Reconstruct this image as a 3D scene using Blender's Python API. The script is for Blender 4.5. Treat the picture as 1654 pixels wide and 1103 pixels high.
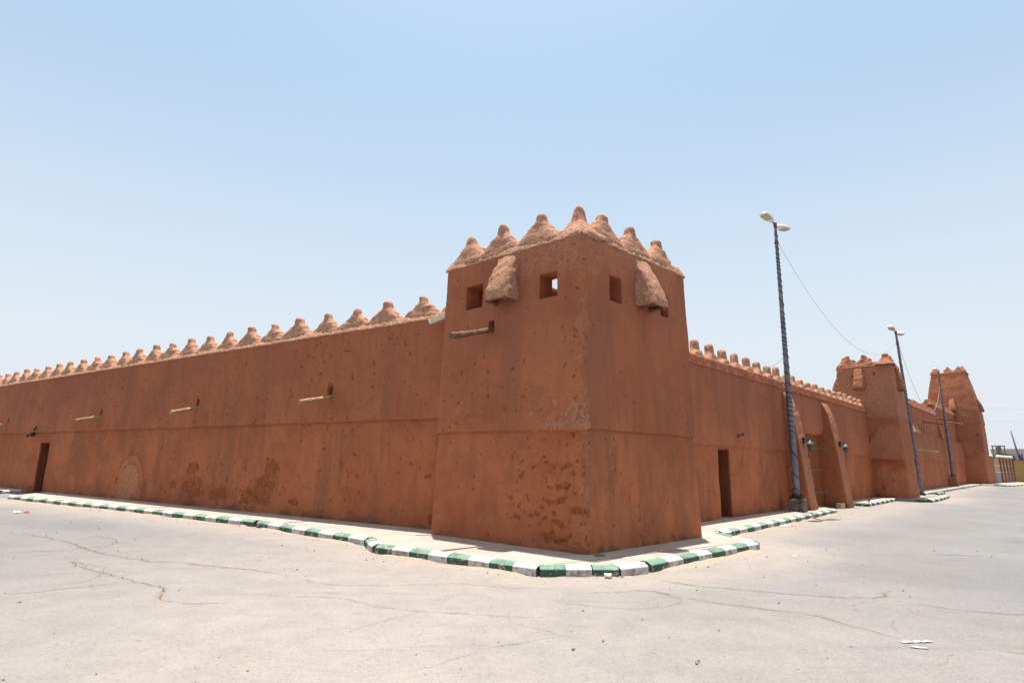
import bpy, bmesh, math, random
import numpy as np
from mathutils import Vector, Matrix

scene = bpy.context.scene
COL = scene.collection
for o in list(bpy.data.objects):
    bpy.data.objects.remove(o)

# ------------------------------------------------------------------ camera
CAM_H = 1.7
PITCH, ROLL = math.radians(11.527), math.radians(0.829)
cd = bpy.data.cameras.new('camera')
cam = bpy.data.objects.new('camera', cd)
COL.objects.link(cam)
cd.sensor_width = 36.0
cd.lens = 950.0 / 1654.0 * 36.0
cd.clip_start = 0.1
cd.clip_end = 6000.0
_f = Vector((0, math.cos(PITCH), math.sin(PITCH)))
_u = Vector((0, -math.sin(PITCH), math.cos(PITCH)))
_r = Vector((1, 0, 0))
_r2 = math.cos(ROLL) * _r + math.sin(ROLL) * _u
_u2 = -math.sin(ROLL) * _r + math.cos(ROLL) * _u
M = Matrix((( _r2.x, _u2.x, -_f.x, 0), (_r2.y, _u2.y, -_f.y, 0), (_r2.z, _u2.z, -_f.z, CAM_H), (0, 0, 0, 1)))
cam.matrix_world = M
scene.camera = cam

# ------------------------------------------------------------------ light
SUN_EL, SUN_AZ = math.radians(81.5), math.radians(-1.0)   # azimuth clockwise from +Y
world = bpy.data.worlds.new("World")
scene.world = world
world.use_nodes = True
wn = world.node_tree
for n in list(wn.nodes):
    wn.nodes.remove(n)
sky = wn.nodes.new('ShaderNodeTexSky')
sky.sky_type = 'NISHITA'
sky.sun_disc = False
sky.sun_elevation = SUN_EL
sky.sun_rotation = SUN_AZ
sky.altitude = 0
sky.air_density = 1.28
sky.dust_density = 2.2
sky.ozone_density = 0.2
bg = wn.nodes.new('ShaderNodeBackground')
bg.inputs['Strength'].default_value = 0.105
wo = wn.nodes.new('ShaderNodeOutputWorld')
tcw = wn.nodes.new('ShaderNodeTexCoord'); sxw = wn.nodes.new('ShaderNodeSeparateXYZ'); mrw = wn.nodes.new('ShaderNodeMapRange'); mxw = wn.nodes.new('ShaderNodeMix')
mrw.interpolation_type = 'SMOOTHSTEP'; mxw.data_type = 'RGBA'
wn.links.new(tcw.outputs['Generated'], sxw.inputs[0]); wn.links.new(sxw.outputs[2], mrw.inputs[0])
mrw.inputs[1].default_value = -.02; mrw.inputs[2].default_value = .72; mrw.inputs[3].default_value = .95; mrw.inputs[4].default_value = 0.0
wn.links.new(mrw.outputs[0], mxw.inputs[0]); tnt = wn.nodes.new('ShaderNodeMix'); tnt.data_type = 'RGBA'; tnt.blend_type = 'MULTIPLY'; tnt.inputs[0].default_value = 1.0
wn.links.new(sky.outputs[0], tnt.inputs[6]); tnt.inputs[7].default_value = (1.01, 1.085, .99, 1)
wn.links.new(tnt.outputs[2], mxw.inputs[6])
mxw.inputs[7].default_value = (4.45, 4.70, 5.15, 1)      # dusty haze low over the horizon
wn.links.new(mxw.outputs[2], bg.inputs['Color'])
wn.links.new(bg.outputs[0], wo.inputs['Surface'])

sl = bpy.data.lights.new('sun', 'SUN')
sl.energy = 4.6
sl.angle = math.radians(0.5)
sl.color = (1.0, 0.955, 0.89)
sun = bpy.data.objects.new('sun', sl)
COL.objects.link(sun)
_sd = Vector((math.sin(SUN_AZ) * math.cos(SUN_EL), math.cos(SUN_AZ) * math.cos(SUN_EL), math.sin(SUN_EL)))
sun.rotation_euler = _sd.to_track_quat('Z', 'Y').to_euler()
sun.location = (0, 0, 60)

vs = scene.view_settings
vs.view_transform = 'Standard'
vs.look = 'None'
vs.gamma = 1.0
vs.exposure = 0.75
vs.use_curve_mapping = False
scene.render.engine = 'CYCLES'
scene.cycles.max_bounces = 8
scene.cycles.diffuse_bounces = 5

# ------------------------------------------------------------------ noise
_rs = np.random.RandomState(7)
_perm = np.concatenate([_rs.permutation(512)] * 3)
_grad = _rs.normal(size=(512, 3)); _grad /= np.linalg.norm(_grad, axis=1)[:, None]

def perlin(P):
    P = np.asarray(P, float)
    I = np.floor(P).astype(int); F = P - I
    I &= 511
    w = F * F * F * (F * (F * 6 - 15) + 10)
    out = 0
    for dx in (0, 1):
        wx = w[..., 0] if dx else 1 - w[..., 0]
        for dy in (0, 1):
            wy = w[..., 1] if dy else 1 - w[..., 1]
            for dz in (0, 1):
                wz = w[..., 2] if dz else 1 - w[..., 2]
                h = _perm[_perm[_perm[(I[..., 0] + dx) & 511] + ((I[..., 1] + dy) & 511)] + ((I[..., 2] + dz) & 511)]
                g = _grad[h]
                d = g[..., 0] * (F[..., 0] - dx) + g[..., 1] * (F[..., 1] - dy) + g[..., 2] * (F[..., 2] - dz)
                out = out + wx * wy * wz * d
    return out * 1.5

def fbm(P, octv=4, gain=0.5):
    P = np.asarray(P, float)
    a, f, s = 1.0, 1.0, 0
    for k in range(octv):
        s = s + a * perlin(P * f + 17.3 * k)
        a *= gain; f *= 2.03
    return s

def sstep(a, b, x):
    t = np.clip((x - a) / (b - a), 0, 1)
    return t * t * (3 - 2 * t)

# ------------------------------------------------------------------ object helpers
def mesh_obj(name, V, F, mat=None, parent=None, attrs=None, smooth=True, mats=None, midx=None, sharp=None):
    """V in world coordinates; parent is an Empty / object whose location is subtracted."""
    me = bpy.data.meshes.new(name)
    V = np.asarray(V, float).reshape(-1, 3)
    base = np.zeros(3)
    p = parent
    while p is not None:
        base += np.array(p.location); p = p.parent
    Vl = V - base
    if isinstance(F, np.ndarray) and F.ndim == 2:
        n, k = F.shape
        me.vertices.add(len(Vl)); me.vertices.foreach_set('co', Vl.astype(np.float32).ravel())
        me.loops.add(n * k); me.loops.foreach_set('vertex_index', F.astype(np.int32).ravel())
        me.polygons.add(n)
        me.polygons.foreach_set('loop_start', np.arange(0, n * k, k, dtype=np.int32))
        me.polygons.foreach_set('loop_total', np.full(n, k, dtype=np.int32))
        me.update(calc_edges=True)
    else:
        me.from_pydata([tuple(v) for v in Vl], [], [tuple(int(i) for i in f) for f in F])
    me.validate()
    if attrs:
        for k, a in attrs.items():
            at = me.attributes.new(k, 'FLOAT', 'POINT')
            at.data.foreach_set('value', np.asarray(a, np.float32).ravel())
    if mats:
        for m in mats: me.materials.append(m)
        me.polygons.foreach_set('material_index', np.asarray(midx, np.int32))
    elif mat:
        me.materials.append(mat)
    me.polygons.foreach_set('use_smooth', np.full(len(me.polygons), bool(smooth)))
    me.update()
    if sharp: me.set_sharp_from_angle(angle=math.radians(sharp))
    o = bpy.data.objects.new(name, me)
    COL.objects.link(o)
    if parent is not None:
        o.parent = parent
    return o

def thing(name, label, cat, loc, group=None):
    o = bpy.data.objects.new(name, None)
    COL.objects.link(o)
    o.location = loc
    o.empty_display_size = 0.3
    o['label'] = label; o['category'] = cat
    if group: o['group'] = group
    return o

def tag(o, label=None, cat=None, group=None, kind=None):
    if label: o['label'] = label
    if cat: o['category'] = cat
    if group: o['group'] = group
    if kind: o['kind'] = kind
    return o

class MB:
    """collects simple shapes for one mesh"""
    def __init__(s): s.v = []; s.f = []
    def add(s, V, F):
        b = len(s.v)
        s.v += [tuple(map(float, v)) for v in V]
        s.f += [tuple(i + b for i in f) for f in F]
    def hexa(s, P):   # 8 points: bottom 4 ccw, top 4 ccw
        s.add(P, [(3, 2, 1, 0), (4, 5, 6, 7), (0, 1, 5, 4), (1, 2, 6, 5), (2, 3, 7, 6), (3, 0, 4, 7)])
    def box(s, o, ax, ay, az, x0, x1, y0, y1, z0, z1):
        o, ax, ay, az = map(np.array, (o, ax, ay, az))
        P = [o + ax * x + ay * y + az * z for z in (z0, z1) for x, y in ((x0, y0), (x1, y0), (x1, y1), (x0, y1))]
        s.hexa(P)
    def tube(s, pts, rad, n=10, cap=True, flat=None):
        pts = [np.array(p, float) for p in pts]
        m = len(pts)
        if np.isscalar(rad): rad = [rad] * m
        b = []
        T0 = pts[1] - pts[0]
        a = np.array([0, 0, 1.0]) if abs(T0[2]) < .9 * np.linalg.norm(T0) else np.array([1.0, 0, 0])
        V = []
        for i in range(m):
            t = pts[min(i + 1, m - 1)] - pts[max(i - 1, 0)]
            t = t / (np.linalg.norm(t) + 1e-9)
            x = np.cross(a, t); x /= np.linalg.norm(x) + 1e-9
            y = np.cross(t, x); a = y
            for k in range(n):
                q = 2 * math.pi * k / n
                V.append(pts[i] + rad[i] * (math.cos(q) * x + math.sin(q) * y))
        F = [(i * n + k, i * n + (k + 1) % n, (i + 1) * n + (k + 1) % n, (i + 1) * n + k) for i in range(m - 1) for k in range(n)]
        if cap:
            F.append(tuple(range(n - 1, -1, -1))); F.append(tuple((m - 1) * n + k for k in range(n)))
        s.add(V, F)
    def lathe(s, c, prof, n=16):
        c = np.array(c, float); V = []
        for r, z in prof:
            for k in range(n):
                q = 2 * math.pi * k / n
                V.append(c + np.array([r * math.cos(q), r * math.sin(q), z]))
        m = len(prof)
        F = [(i * n + k, i * n + (k + 1) % n, (i + 1) * n + (k + 1) % n, (i + 1) * n + k) for i in range(m - 1) for k in range(n)]
        F.append(tuple(range(n - 1, -1, -1))); F.append(tuple((m - 1) * n + k for k in range(n)))
        s.add(V, F)
    def build(s, name, mat, parent=None, smooth=False):
        return mesh_obj(name, np.array(s.v), s.f, mat, parent, smooth=smooth)

# ------------------------------------------------------------------ materials
def new_mat(name):
    m = bpy.data.materials.new(name); m.use_nodes = True
    nt = m.node_tree
    b = nt.nodes['Principled BSDF']
    b.inputs['Specular IOR Level'].default_value = 0.25
    return m, nt, b

class NT:
    def __init__(s, nt): s.nt = nt
    def n(s, t, **kw):
        x = s.nt.nodes.new(t)
        for k, v in kw.items(): setattr(x, k, v)
        return x
    def l(s, a, b): s.nt.links.new(a, b)
    def val(s, sock, v):
        if hasattr(v, 'links') or isinstance(v, bpy.types.NodeSocket): s.l(v, sock)
        else: sock.default_value = v
    def math(s, op, a, b=0.0, clamp=False):
        x = s.n('ShaderNodeMath', operation=op, use_clamp=clamp)
        s.val(x.inputs[0], a); s.val(x.inputs[1], b)
        return x.outputs[0]
    def mix(s, f, a, b):
        x = s.n('ShaderNodeMix', data_type='RGBA')
        s.val(x.inputs[0], f)
        s.val(x.inputs[6], a if isinstance(a, bpy.types.NodeSocket) else (*a, 1))
        s.val(x.inputs[7], b if isinstance(b, bpy.types.NodeSocket) else (*b, 1))
        return x.outputs[2]
    def coord(s, scale=(1, 1, 1)):
        tc = s.n('ShaderNodeTexCoord'); mp = s.n('ShaderNodeMapping')
        s.l(tc.outputs['Object'], mp.inputs['Vector']); mp.inputs['Scale'].default_value = scale
        return mp.outputs[0]
    def noise(s, vec, scale, detail=4, rough=.55, dist=0.0):
        x = s.n('ShaderNodeTexNoise'); s.l(vec, x.inputs['Vector'])
        x.inputs['Scale'].default_value = scale; x.inputs['Detail'].default_value = detail
        x.inputs['Roughness'].default_value = rough; x.inputs['Distortion'].default_value = dist
        return x.outputs['Fac']
    def voro(s, vec, scale, out='Distance', feature='F1'):
        x = s.n('ShaderNodeTexVoronoi', feature=feature); s.l(vec, x.inputs['Vector']); x.inputs['Scale'].default_value = scale
        return x
    def ramp(s, v, a, b):
        x = s.n('ShaderNodeMapRange', interpolation_type='SMOOTHSTEP')
        s.val(x.inputs[0], v); x.inputs[1].default_value = a; x.inputs[2].default_value = b
        return x.outputs[0]
    def attr(s, name):
        x = s.n('ShaderNodeAttribute', attribute_name=name); return x.outputs['Fac']
    def bump(s, h, strength, dist, bsdf, prev=None):
        x = s.n('ShaderNodeBump'); s.val(x.inputs['Height'], h)
        s.val(x.inputs['Strength'], strength); x.inputs['Distance'].default_value = dist
        if prev is not None: s.l(prev, x.inputs['Normal'])
        if bsdf is not None: s.l(x.outputs[0], bsdf.inputs['Normal'])
        return x.outputs[0]

CLAY_A = (0.452, 0.148, 0.065)
CLAY_B = (0.355, 0.110, 0.050)
CLAY_GREY = (0.262, 0.096, 0.054)
CLAY_PALE = (0.400, 0.160, 0.092)
STUCCO = (0.545, 0.305, 0.195)

def adobe(name, streak=1.0, pits=1.0, hue=None, fine=1.0):
    m, nt, b = new_mat(name); T = NT(nt)
    c = T.coord(); cs = T.coord((1.1, 1.1, .22)); cs2 = T.coord((6, 6, .55))
    big = T.noise(c, .55, 3)
    col = T.mix(T.ramp(big, .32, .68), CLAY_B, CLAY_A)
    blo = T.noise(c, .9, 5, .65, .8)
    col = T.mix(T.math('MULTIPLY', T.ramp(blo, .46, .70), .60), col, (.255, .082, .042))
    mot = T.noise(c, 3.4, 7, .74, .3)
    col = T.mix(T.math('MULTIPLY', T.ramp(mot, .50, .68), .40), col, (.250, .076, .036))
    col = T.mix(T.math('MULTIPLY', T.ramp(mot, .48, .32), .35), col, (.480, .140, .050))
    med = T.noise(c, 2.6, 4, .6, .6)
    col = T.mix(T.math('MULTIPLY', T.ramp(med, .52, .75), .45), col, CLAY_PALE)
    st = T.noise(cs, 1.0, 4, .6)
    col = T.mix(T.math('MULTIPLY', T.ramp(st, .48, .68), .72 * streak), col, CLAY_GREY)
    st2 = T.noise(cs2, 1.0, 3, .6)
    col = T.mix(T.math('MULTIPLY', T.ramp(st2, .55, .74), .38 * streak), col, (.205, .070, .038))
    col = T.mix(T.math('MULTIPLY', T.ramp(st2, .43, .28), .16 * streak), col, (.47, .17, .085))
    # greyer brown with height, the limit broken up by noise
    sz = T.n('ShaderNodeSeparateXYZ'); T.l(c, sz.inputs[0])
    wz = T.ramp(T.math('ADD', sz.outputs[2], T.math('MULTIPLY', T.math('SUBTRACT', T.noise(T.coord((.8, .8, .3)), 1.0, 5, .65), .5), 4.0)), 1.2, 4.6)
    col = T.mix(T.math('MULTIPLY', wz, .45), col, (.290, .110, .068))
    # grain of the render
    gr = T.noise(c, 38, 5, .65)
    col = T.mix(T.math('MULTIPLY', T.ramp(gr, .54, .74), .22), col, (.50, .22, .14))
    col = T.mix(T.math('MULTIPLY', T.ramp(gr, .46, .28), .30), col, (.20, .065, .032))
    # small pock marks
    wv = T.voro(c, 5.5)
    cl = T.ramp(T.noise(c, .8, 3), .44, .56)
    sel = T.n('ShaderNodeSeparateColor'); T.l(wv.outputs['Color'], sel.inputs[0])
    keep = T.math('MULTIPLY', T.ramp(sel.outputs[0], .42, .47), cl)
    wob = T.math('MULTIPLY', T.math('SUBTRACT', T.noise(c, 30, 3), .5), .22)
    pk = T.ramp(T.math('ADD', wv.outputs['Distance'], wob), .20, .11)
    pk = T.math('MULTIPLY', T.math('MULTIPLY', pk, keep), pits)
    col = T.mix(T.math('MULTIPLY', pk, .62), col, (.14, .040, .017))
    # attribute driven wear, also carrying the painted sunlit patches
    dmg = T.attr('damage'); ro = T.attr('rough'); ft = T.attr('foot'); rp = T.attr('repair_and_sun')
    fine_n = T.noise(c, 22, 5, .7)
    dcol = T.mix(T.ramp(fine_n, .34, .60), (.165, .050, .019), (.385, .118, .042))
    col = T.mix(T.math('MULTIPLY', dmg, .85), col, dcol)
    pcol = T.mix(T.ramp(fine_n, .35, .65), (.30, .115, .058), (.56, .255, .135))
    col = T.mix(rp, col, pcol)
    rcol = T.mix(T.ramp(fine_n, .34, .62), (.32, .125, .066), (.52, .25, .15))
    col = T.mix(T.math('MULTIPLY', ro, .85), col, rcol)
    fcol = T.mix(T.ramp(fine_n, .4, .6), (.07, .035, .022), (.16, .07, .04))
    col = T.mix(T.math('MULTIPLY', ft, .85), col, fcol)
    T.l(col, b.inputs['Base Color'])
    b.inputs['Roughness'].default_value = .95
    b.inputs['Specular IOR Level'].default_value = .12
    h1 = T.noise(c, 9, 6, .6)
    n1 = T.bump(h1, .22 * fine, .03, None)
    h2 = T.noise(c, 45, 4, .7)
    rr = T.math('MAXIMUM', T.math('MAXIMUM', ro, dmg), rp)
    n2 = T.bump(h2, T.math('ADD', T.math('MULTIPLY', rr, .75), .10), .03, None, n1)
    T.bump(T.math('SUBTRACT', 1.0, pk), .7, .02, b, n2)
    return m

def stucco(name, lo=(.32, .145, .090), hi=None, mid=(.37, .165, .10)):
    hi = hi or STUCCO
    m, nt, b = new_mat(name); T = NT(nt)
    c = T.coord()
    f = T.noise(c, 20, 6, .7); g = T.noise(c, 2.0, 4)
    col = T.mix(T.ramp(f, .33, .64), lo, hi)
    col = T.mix(T.math('MULTIPLY', T.ramp(g, .5, .7), .5), col, mid)
    T.l(col, b.inputs['Base Color'])
    b.inputs['Roughness'].default_value = .97; b.inputs['Specular IOR Level'].default_value = .1
    n1 = T.bump(T.noise(c, 14, 6, .7), .6, .05, None)
    T.bump(T.noise(c, 60, 4, .7), .6, .02, b, n1)
    return m

def plain(name, col, rough=.6, metal=0.0, var=.15, scale=8, bump=0.0, spec=.3):
    m, nt, b = new_mat(name); T = NT(nt)
    c = T.coord()
    f = T.noise(c, scale, 5, .6)
    lo = tuple(x * (1 - var) for x in col); hi = tuple(min(1, x * (1 + var)) for x in col)
    T.l(T.mix(T.ramp(f, .3, .7), lo, hi), b.inputs['Base Color'])
    b.inputs['Roughness'].default_value = rough; b.inputs['Metallic'].default_value = metal
    b.inputs['Specular IOR Level'].default_value = spec
    if bump: T.bump(f, bump, .02, b)
    return m

def wood(name, a, bcol, vertical=False, scale=1.0):
    m, nt, b = new_mat(name); T = NT(nt)
    c = T.coord((16 * scale, 16 * scale, 1.2 * scale) if vertical else (6 * scale, 6 * scale, 22 * scale))
    f = T.noise(c, 1.5, 5, .65, .4)
    T.l(T.mix(T.ramp(f, .32, .68), a, bcol), b.inputs['Base Color'])
    b.inputs['Roughness'].default_value = .8
    T.bump(f, .5, .01, b)
    return m

def kerb_mat(name, col, worn, top=(.46, .43, .36)):
    m, nt, b = new_mat(name); T = NT(nt)
    c = T.coord()
    f = T.noise(c, 5.5, 6, .72); g = T.noise(c, 26, 4, .7); d = T.noise(c, 1.1, 3)
    w = T.ramp(T.math('ADD', f, T.math('MULTIPLY', T.math('SUBTRACT', g, .5), .35)), worn, worn + .05)
    base = T.mix(T.ramp(g, .35, .65), (.25, .18, .135), (.47, .37, .30))
    pc = T.mix(T.ramp(d, .35, .7), tuple(x * .85 for x in col), col)
    cc = T.mix(w, pc, base)
    nz = T.n('ShaderNodeNewGeometry'); sx = T.n('ShaderNodeSeparateXYZ'); T.l(nz.outputs['True Normal'], sx.inputs[0])
    dust = T.math('MULTIPLY', T.ramp(sx.outputs[2], .35, .75), T.ramp(T.noise(c, 2.4, 5, .65), .15, .60))
    cc = T.mix(T.math('MULTIPLY', dust, .85), cc, top)
    scuff = T.math('MULTIPLY', T.ramp(sx.outputs[2], .5, .2), T.ramp(T.noise(c, 9, 6, .78), .47, .62))
    cc = T.mix(T.math('MULTIPLY', scuff, .62), cc, (.14, .10, .08))
    T.l(cc, b.inputs['Base Color'])
    b.inputs['Roughness'].default_value = .8
    T.bump(g, .35, .01, b)
    return m

MAT = {}
MAT['adobe'] = adobe('adobe_render')
MAT['adobe_far'] = adobe('adobe_rough_render', streak=.5, pits=.3, fine=2.2)
MAT['stucco'] = stucco('rough_clay_stucco')
MAT['stucco_far'] = stucco('weathered_clay_coping', (.24, .092, .050), (.41, .185, .105), (.29, .115, .065))
MAT['timber'] = wood('weathered_timber', (.24, .14, .07), (.52, .35, .20))
MAT['timber_dark'] = wood('old_dark_timber', (.085, .043, .022), (.22, .125, .068))
MAT['door'] = wood('brown_door_wood', (.085, .024, .010), (.20, .062, .026), True)
MAT['lining'] = wood('reddish_door_lining', (.13, .038, .017), (.22, .068, .030), True)
MAT['gate'] = wood('golden_gate_wood', (.12, .033, .010), (.31, .092, .026), True)
MAT['iron'] = plain('black_iron', (.025, .026, .03), .5, .3)
MAT['band'] = plain('grey_metal_band', (.24, .20, .17), .55, .4)
MAT['pole'] = plain('grey_painted_steel', (.16, .165, .185), .5, .35, .25, 5)
MAT['cable'] = plain('black_cable', (.012, .012, .014), .5)
MAT['wire'] = plain('grey_wire', (.32, .32, .35), .6)
MAT['lampwhite'] = plain('white_lamp_housing', (.75, .73, .68), .4)
MAT['lampglass'] = plain('cream_lamp_glass', (.50, .42, .28), .25)
MAT['rust'] = plain('rusty_steel', (.22, .09, .04), .85, .1, .4, 20, .3)
MAT['concrete_dark'] = plain('stained_concrete', (.12, .095, .08), .9, 0, .5, 7, .4)
MAT['claybase'] = plain('clay_plaster_base', (.30, .12, .06), .95, 0, .2, 7, .4)
MAT['smoked'] = plain('smoked_lantern_glass', (.10, .09, .075), .15, 0, .2, 4, 0, .6)
MAT['white'] = plain('white_enamel', (.80, .80, .78), .4, 0, .06)
MAT['paper'] = plain('white_litter_paper', (.80, .78, .76), .8, 0, .1)
MAT['dirtypaper'] = plain('dirty_white_paper', (.40, .365, .33), .85, 0, .35, 25)
MAT['redpaper'] = plain('red_wrapper', (.55, .16, .10), .7, 0, .5, 30)
MAT['green'] = kerb_mat('green_kerb_paint', (.038, .105, .068), .56, (.20, .31, .235))
MAT['whitek'] = kerb_mat('white_kerb_paint', (.56, .545, .525), .52, (.56, .51, .46))
MAT['joint'] = plain('bare_kerb_concrete', (.12, .085, .065), .9, 0, .4, 15, .5)

def sidewalk_mat():
    m, nt, b = new_mat('dusty_pink_paving'); T = NT(nt)
    c = T.coord()
    f = T.noise(c, 1.3, 5, .6); g = T.noise(c, 45, 4, .7); s = T.noise(c, .5, 4)
    col = T.mix(T.ramp(f, .3, .7), (.36, .285, .238), (.44, .36, .305))
    col = T.mix(T.math('MULTIPLY', T.ramp(s, .5, .7), .5), col, (.40, .29, .21))
    col = T.mix(T.math('MULTIPLY', T.ramp(g, .55, .75), .4), col, (.22, .17, .14))
    br = T.n('ShaderNodeTexBrick'); mp = T.coord((1, 1, 1))
    rot = T.n('ShaderNodeVectorRotate', rotation_type='Z_AXIS'); T.l(mp, rot.inputs['Vector']); rot.inputs['Angle'].default_value = math.radians(-43)
    T.l(rot.outputs[0], br.inputs['Vector'])
    br.inputs['Scale'].default_value = 1.0; br.inputs['Brick Width'].default_value = .5; br.inputs['Row Height'].default_value = .5
    br.offset = 0; br.inputs['Mortar Size'].default_value = .008
    jn = T.math('MULTIPLY', br.outputs['Fac'], T.ramp(T.noise(c, 1.7, 3), .48, .62))
    col = T.mix(T.math('MULTIPLY', jn, .4), col, (.30, .22, .17))
    T.l(col, b.inputs['Base Color']); b.inputs['Roughness'].default_value = .9
    T.bump(g, .25, .008, b)
    return m
MAT['sidewalk'] = sidewalk_mat()

def road_mat():
    m, nt, b = new_mat('dusty_asphalt'); T = NT(nt)
    c = T.coord()
    sand = T.attr('sand')
    f = T.noise(c, .35, 5, .6, .5); f2 = T.noise(c, 1.9, 5, .65, .4)
    fine = T.noise(c, 75, 3, .75); agg = T.noise(c, 26, 5, .75)
    asph = T.mix(T.ramp(f, .3, .7), (.158, .153, .152), (.195, .188, .184))
    warm = T.mix(T.ramp(f2, .3, .7), (.272, .236, .208), (.300, .262, .232))
    k = T.math('ADD', T.math('MULTIPLY', sand, 1.0), T.math('MULTIPLY', T.math('SUBTRACT', f2, .5), .40))
    col = T.mix(T.ramp(k, -.05, .85), asph, warm)
    sc = T.ramp(T.math('ADD', T.math('MULTIPLY', sand, .6), T.math('MULTIPLY', T.math('SUBTRACT', T.noise(c, .9, 6, .65, .8), .5), .8)), .42, .85)
    col = T.mix(T.math('MULTIPLY', sc, .50), col, (.375, .292, .225))
    # streaks left by tyres and sweeping
    stv = T.coord((.22, 1.5, 1))
    st = T.noise(stv, 1.6, 6, .7, 1.2)
    col = T.mix(T.math('MULTIPLY', T.ramp(st, .56, .74), .28), col, (.33, .255, .20))
    col = T.mix(T.math('MULTIPLY', T.ramp(st, .44, .28), .40), col, (.135, .130, .132))
    bl = T.noise(c, 4.5, 6, .7, .3)
    col = T.mix(T.math('MULTIPLY', T.ramp(bl, .55, .72), .12), col, (.35, .305, .27))
    col = T.mix(T.math('MULTIPLY', T.ramp(bl, .45, .28), .18), col, (.15, .138, .13))
    # aggregate
    col = T.mix(T.math('MULTIPLY', T.ramp(agg, .54, .66), .45), col, (.105, .095, .088))
    col = T.mix(T.math('MULTIPLY', T.ramp(agg, .44, .32), .30), col, (.42, .38, .345))
    col = T.mix(T.math('MULTIPLY', T.ramp(fine, .56, .70), .50), col, (.085, .075, .068))
    col = T.mix(T.math('MULTIPLY', T.ramp(fine, .44, .30), .35), col, (.48, .44, .41))
    vv = T.voro(c, 3.2)
    sep = T.n('ShaderNodeSeparateColor'); T.l(vv.outputs['Color'], sep.inputs[0])
    spot = T.math('MULTIPLY', T.ramp(vv.outputs['Distance'], .055, .03), T.ramp(sep.outputs[0], .60, .64))
    col = T.mix(T.math('MULTIPLY', spot, .75), col, (.06, .045, .038))
    T.l(col, b.inputs['Base Color']); b.inputs['Roughness'].default_value = .92
    b.inputs['Specular IOR Level'].default_value = .2
    n1 = T.bump(agg, .30, .012, None)
    T.bump(fine, .30, .006, b, n1)
    return m
MAT['road'] = road_mat()

def crack_mat(name, dark, halo, wid):
    m, nt, b = new_mat(name); T = NT(nt)
    c = T.coord()
    ac = T.attr('across')
    wob = T.math('MULTIPLY', T.math('SUBTRACT', T.noise(c, 5, 5, .75), .5), .55)
    x = T.math('ABSOLUTE', T.math('ADD', ac, wob))
    core = T.ramp(x, wid, wid * .35)
    core = T.math('MULTIPLY', core, T.ramp(T.noise(c, 3.0, 4, .7), .33, .5))
    hal = T.math('MULTIPLY', T.ramp(T.math('ABSOLUTE', T.math('ADD', ac, T.math('MULTIPLY', wob, 1.2))), .75, .05), T.ramp(T.noise(c, 4, 5, .7), .38, .72))
    hal = T.math('MULTIPLY', hal, T.ramp(T.math('ABSOLUTE', ac), 1.0, .6))
    core = T.math('MULTIPLY', core, T.ramp(T.math('ABSOLUTE', ac), 1.0, .7))
    T.l(T.mix(core, halo, dark), b.inputs['Base Color'])
    b.inputs['Roughness'].default_value = .95; b.inputs['Specular IOR Level'].default_value = .05
    al = T.math('MAXIMUM', T.math('MULTIPLY', core, .60), T.math('MULTIPLY', hal, .38))
    T.l(al, b.inputs['Alpha'])
    return m
MAT['crack'] = crack_mat('sandy_crack', (.13, .075, .048), (.35, .26, .195), .10)
MAT['crack_thin'] = crack_mat('hairline_crack', (.15, .10, .078), (.30, .235, .19), .06)
MAT['tyre'] = crack_mat('tyre_mark', (.115, .105, .104), (.16, .15, .145), .5)

# ------------------------------------------------------------------ frames
class Frame:
    def __init__(s, o, az):
        s.o = np.array([o[0], o[1], 0.0]); a = math.radians(az)
        s.u = np.array([math.sin(a), math.cos(a), 0.0])
        s.n = np.array([s.u[1], -s.u[0], 0.0])
        if s.n @ (-s.o) < 0: s.n = -s.n
        s.z = np.array([0, 0, 1.0])
    def p(s, u, n, z): return s.o + s.u * u + s.n * n + s.z * z
    def P(s, U, N, Z):
        U, N, Z = np.broadcast_arrays(np.asarray(U, float), np.asarray(N, float), np.asarray(Z, float))
        return s.o + U[..., None] * s.u + N[..., None] * s.n + Z[..., None] * s.z

LW = Frame((-1.80, 14.24), -56.45)      # long wall running away to the left
RW = Frame((5.46, 17.16), 42.77)        # street wall running away to the right
CA = np.array([1.35, 10.75]); CB = np.array([-1.72, 13.42]); CD = np.array([4.27, 13.57]); CE = CB + CD - CA
TL = Frame(CA, math.degrees(math.atan2(*(CB - CA))))
TR = Frame(CA, math.degrees(math.atan2(*(CD - CA))))

def lines(a, b, step, extra=()):
    n = max(2, int(round((b - a) / step)) + 1)
    x = np.linspace(a, b, n)
    for e in extra:     # snap the nearest line to the wanted value
        i = int(np.argmin(abs(x - e))); 
        if 0 < i < n - 1: x[i] = e
    return x

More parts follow.
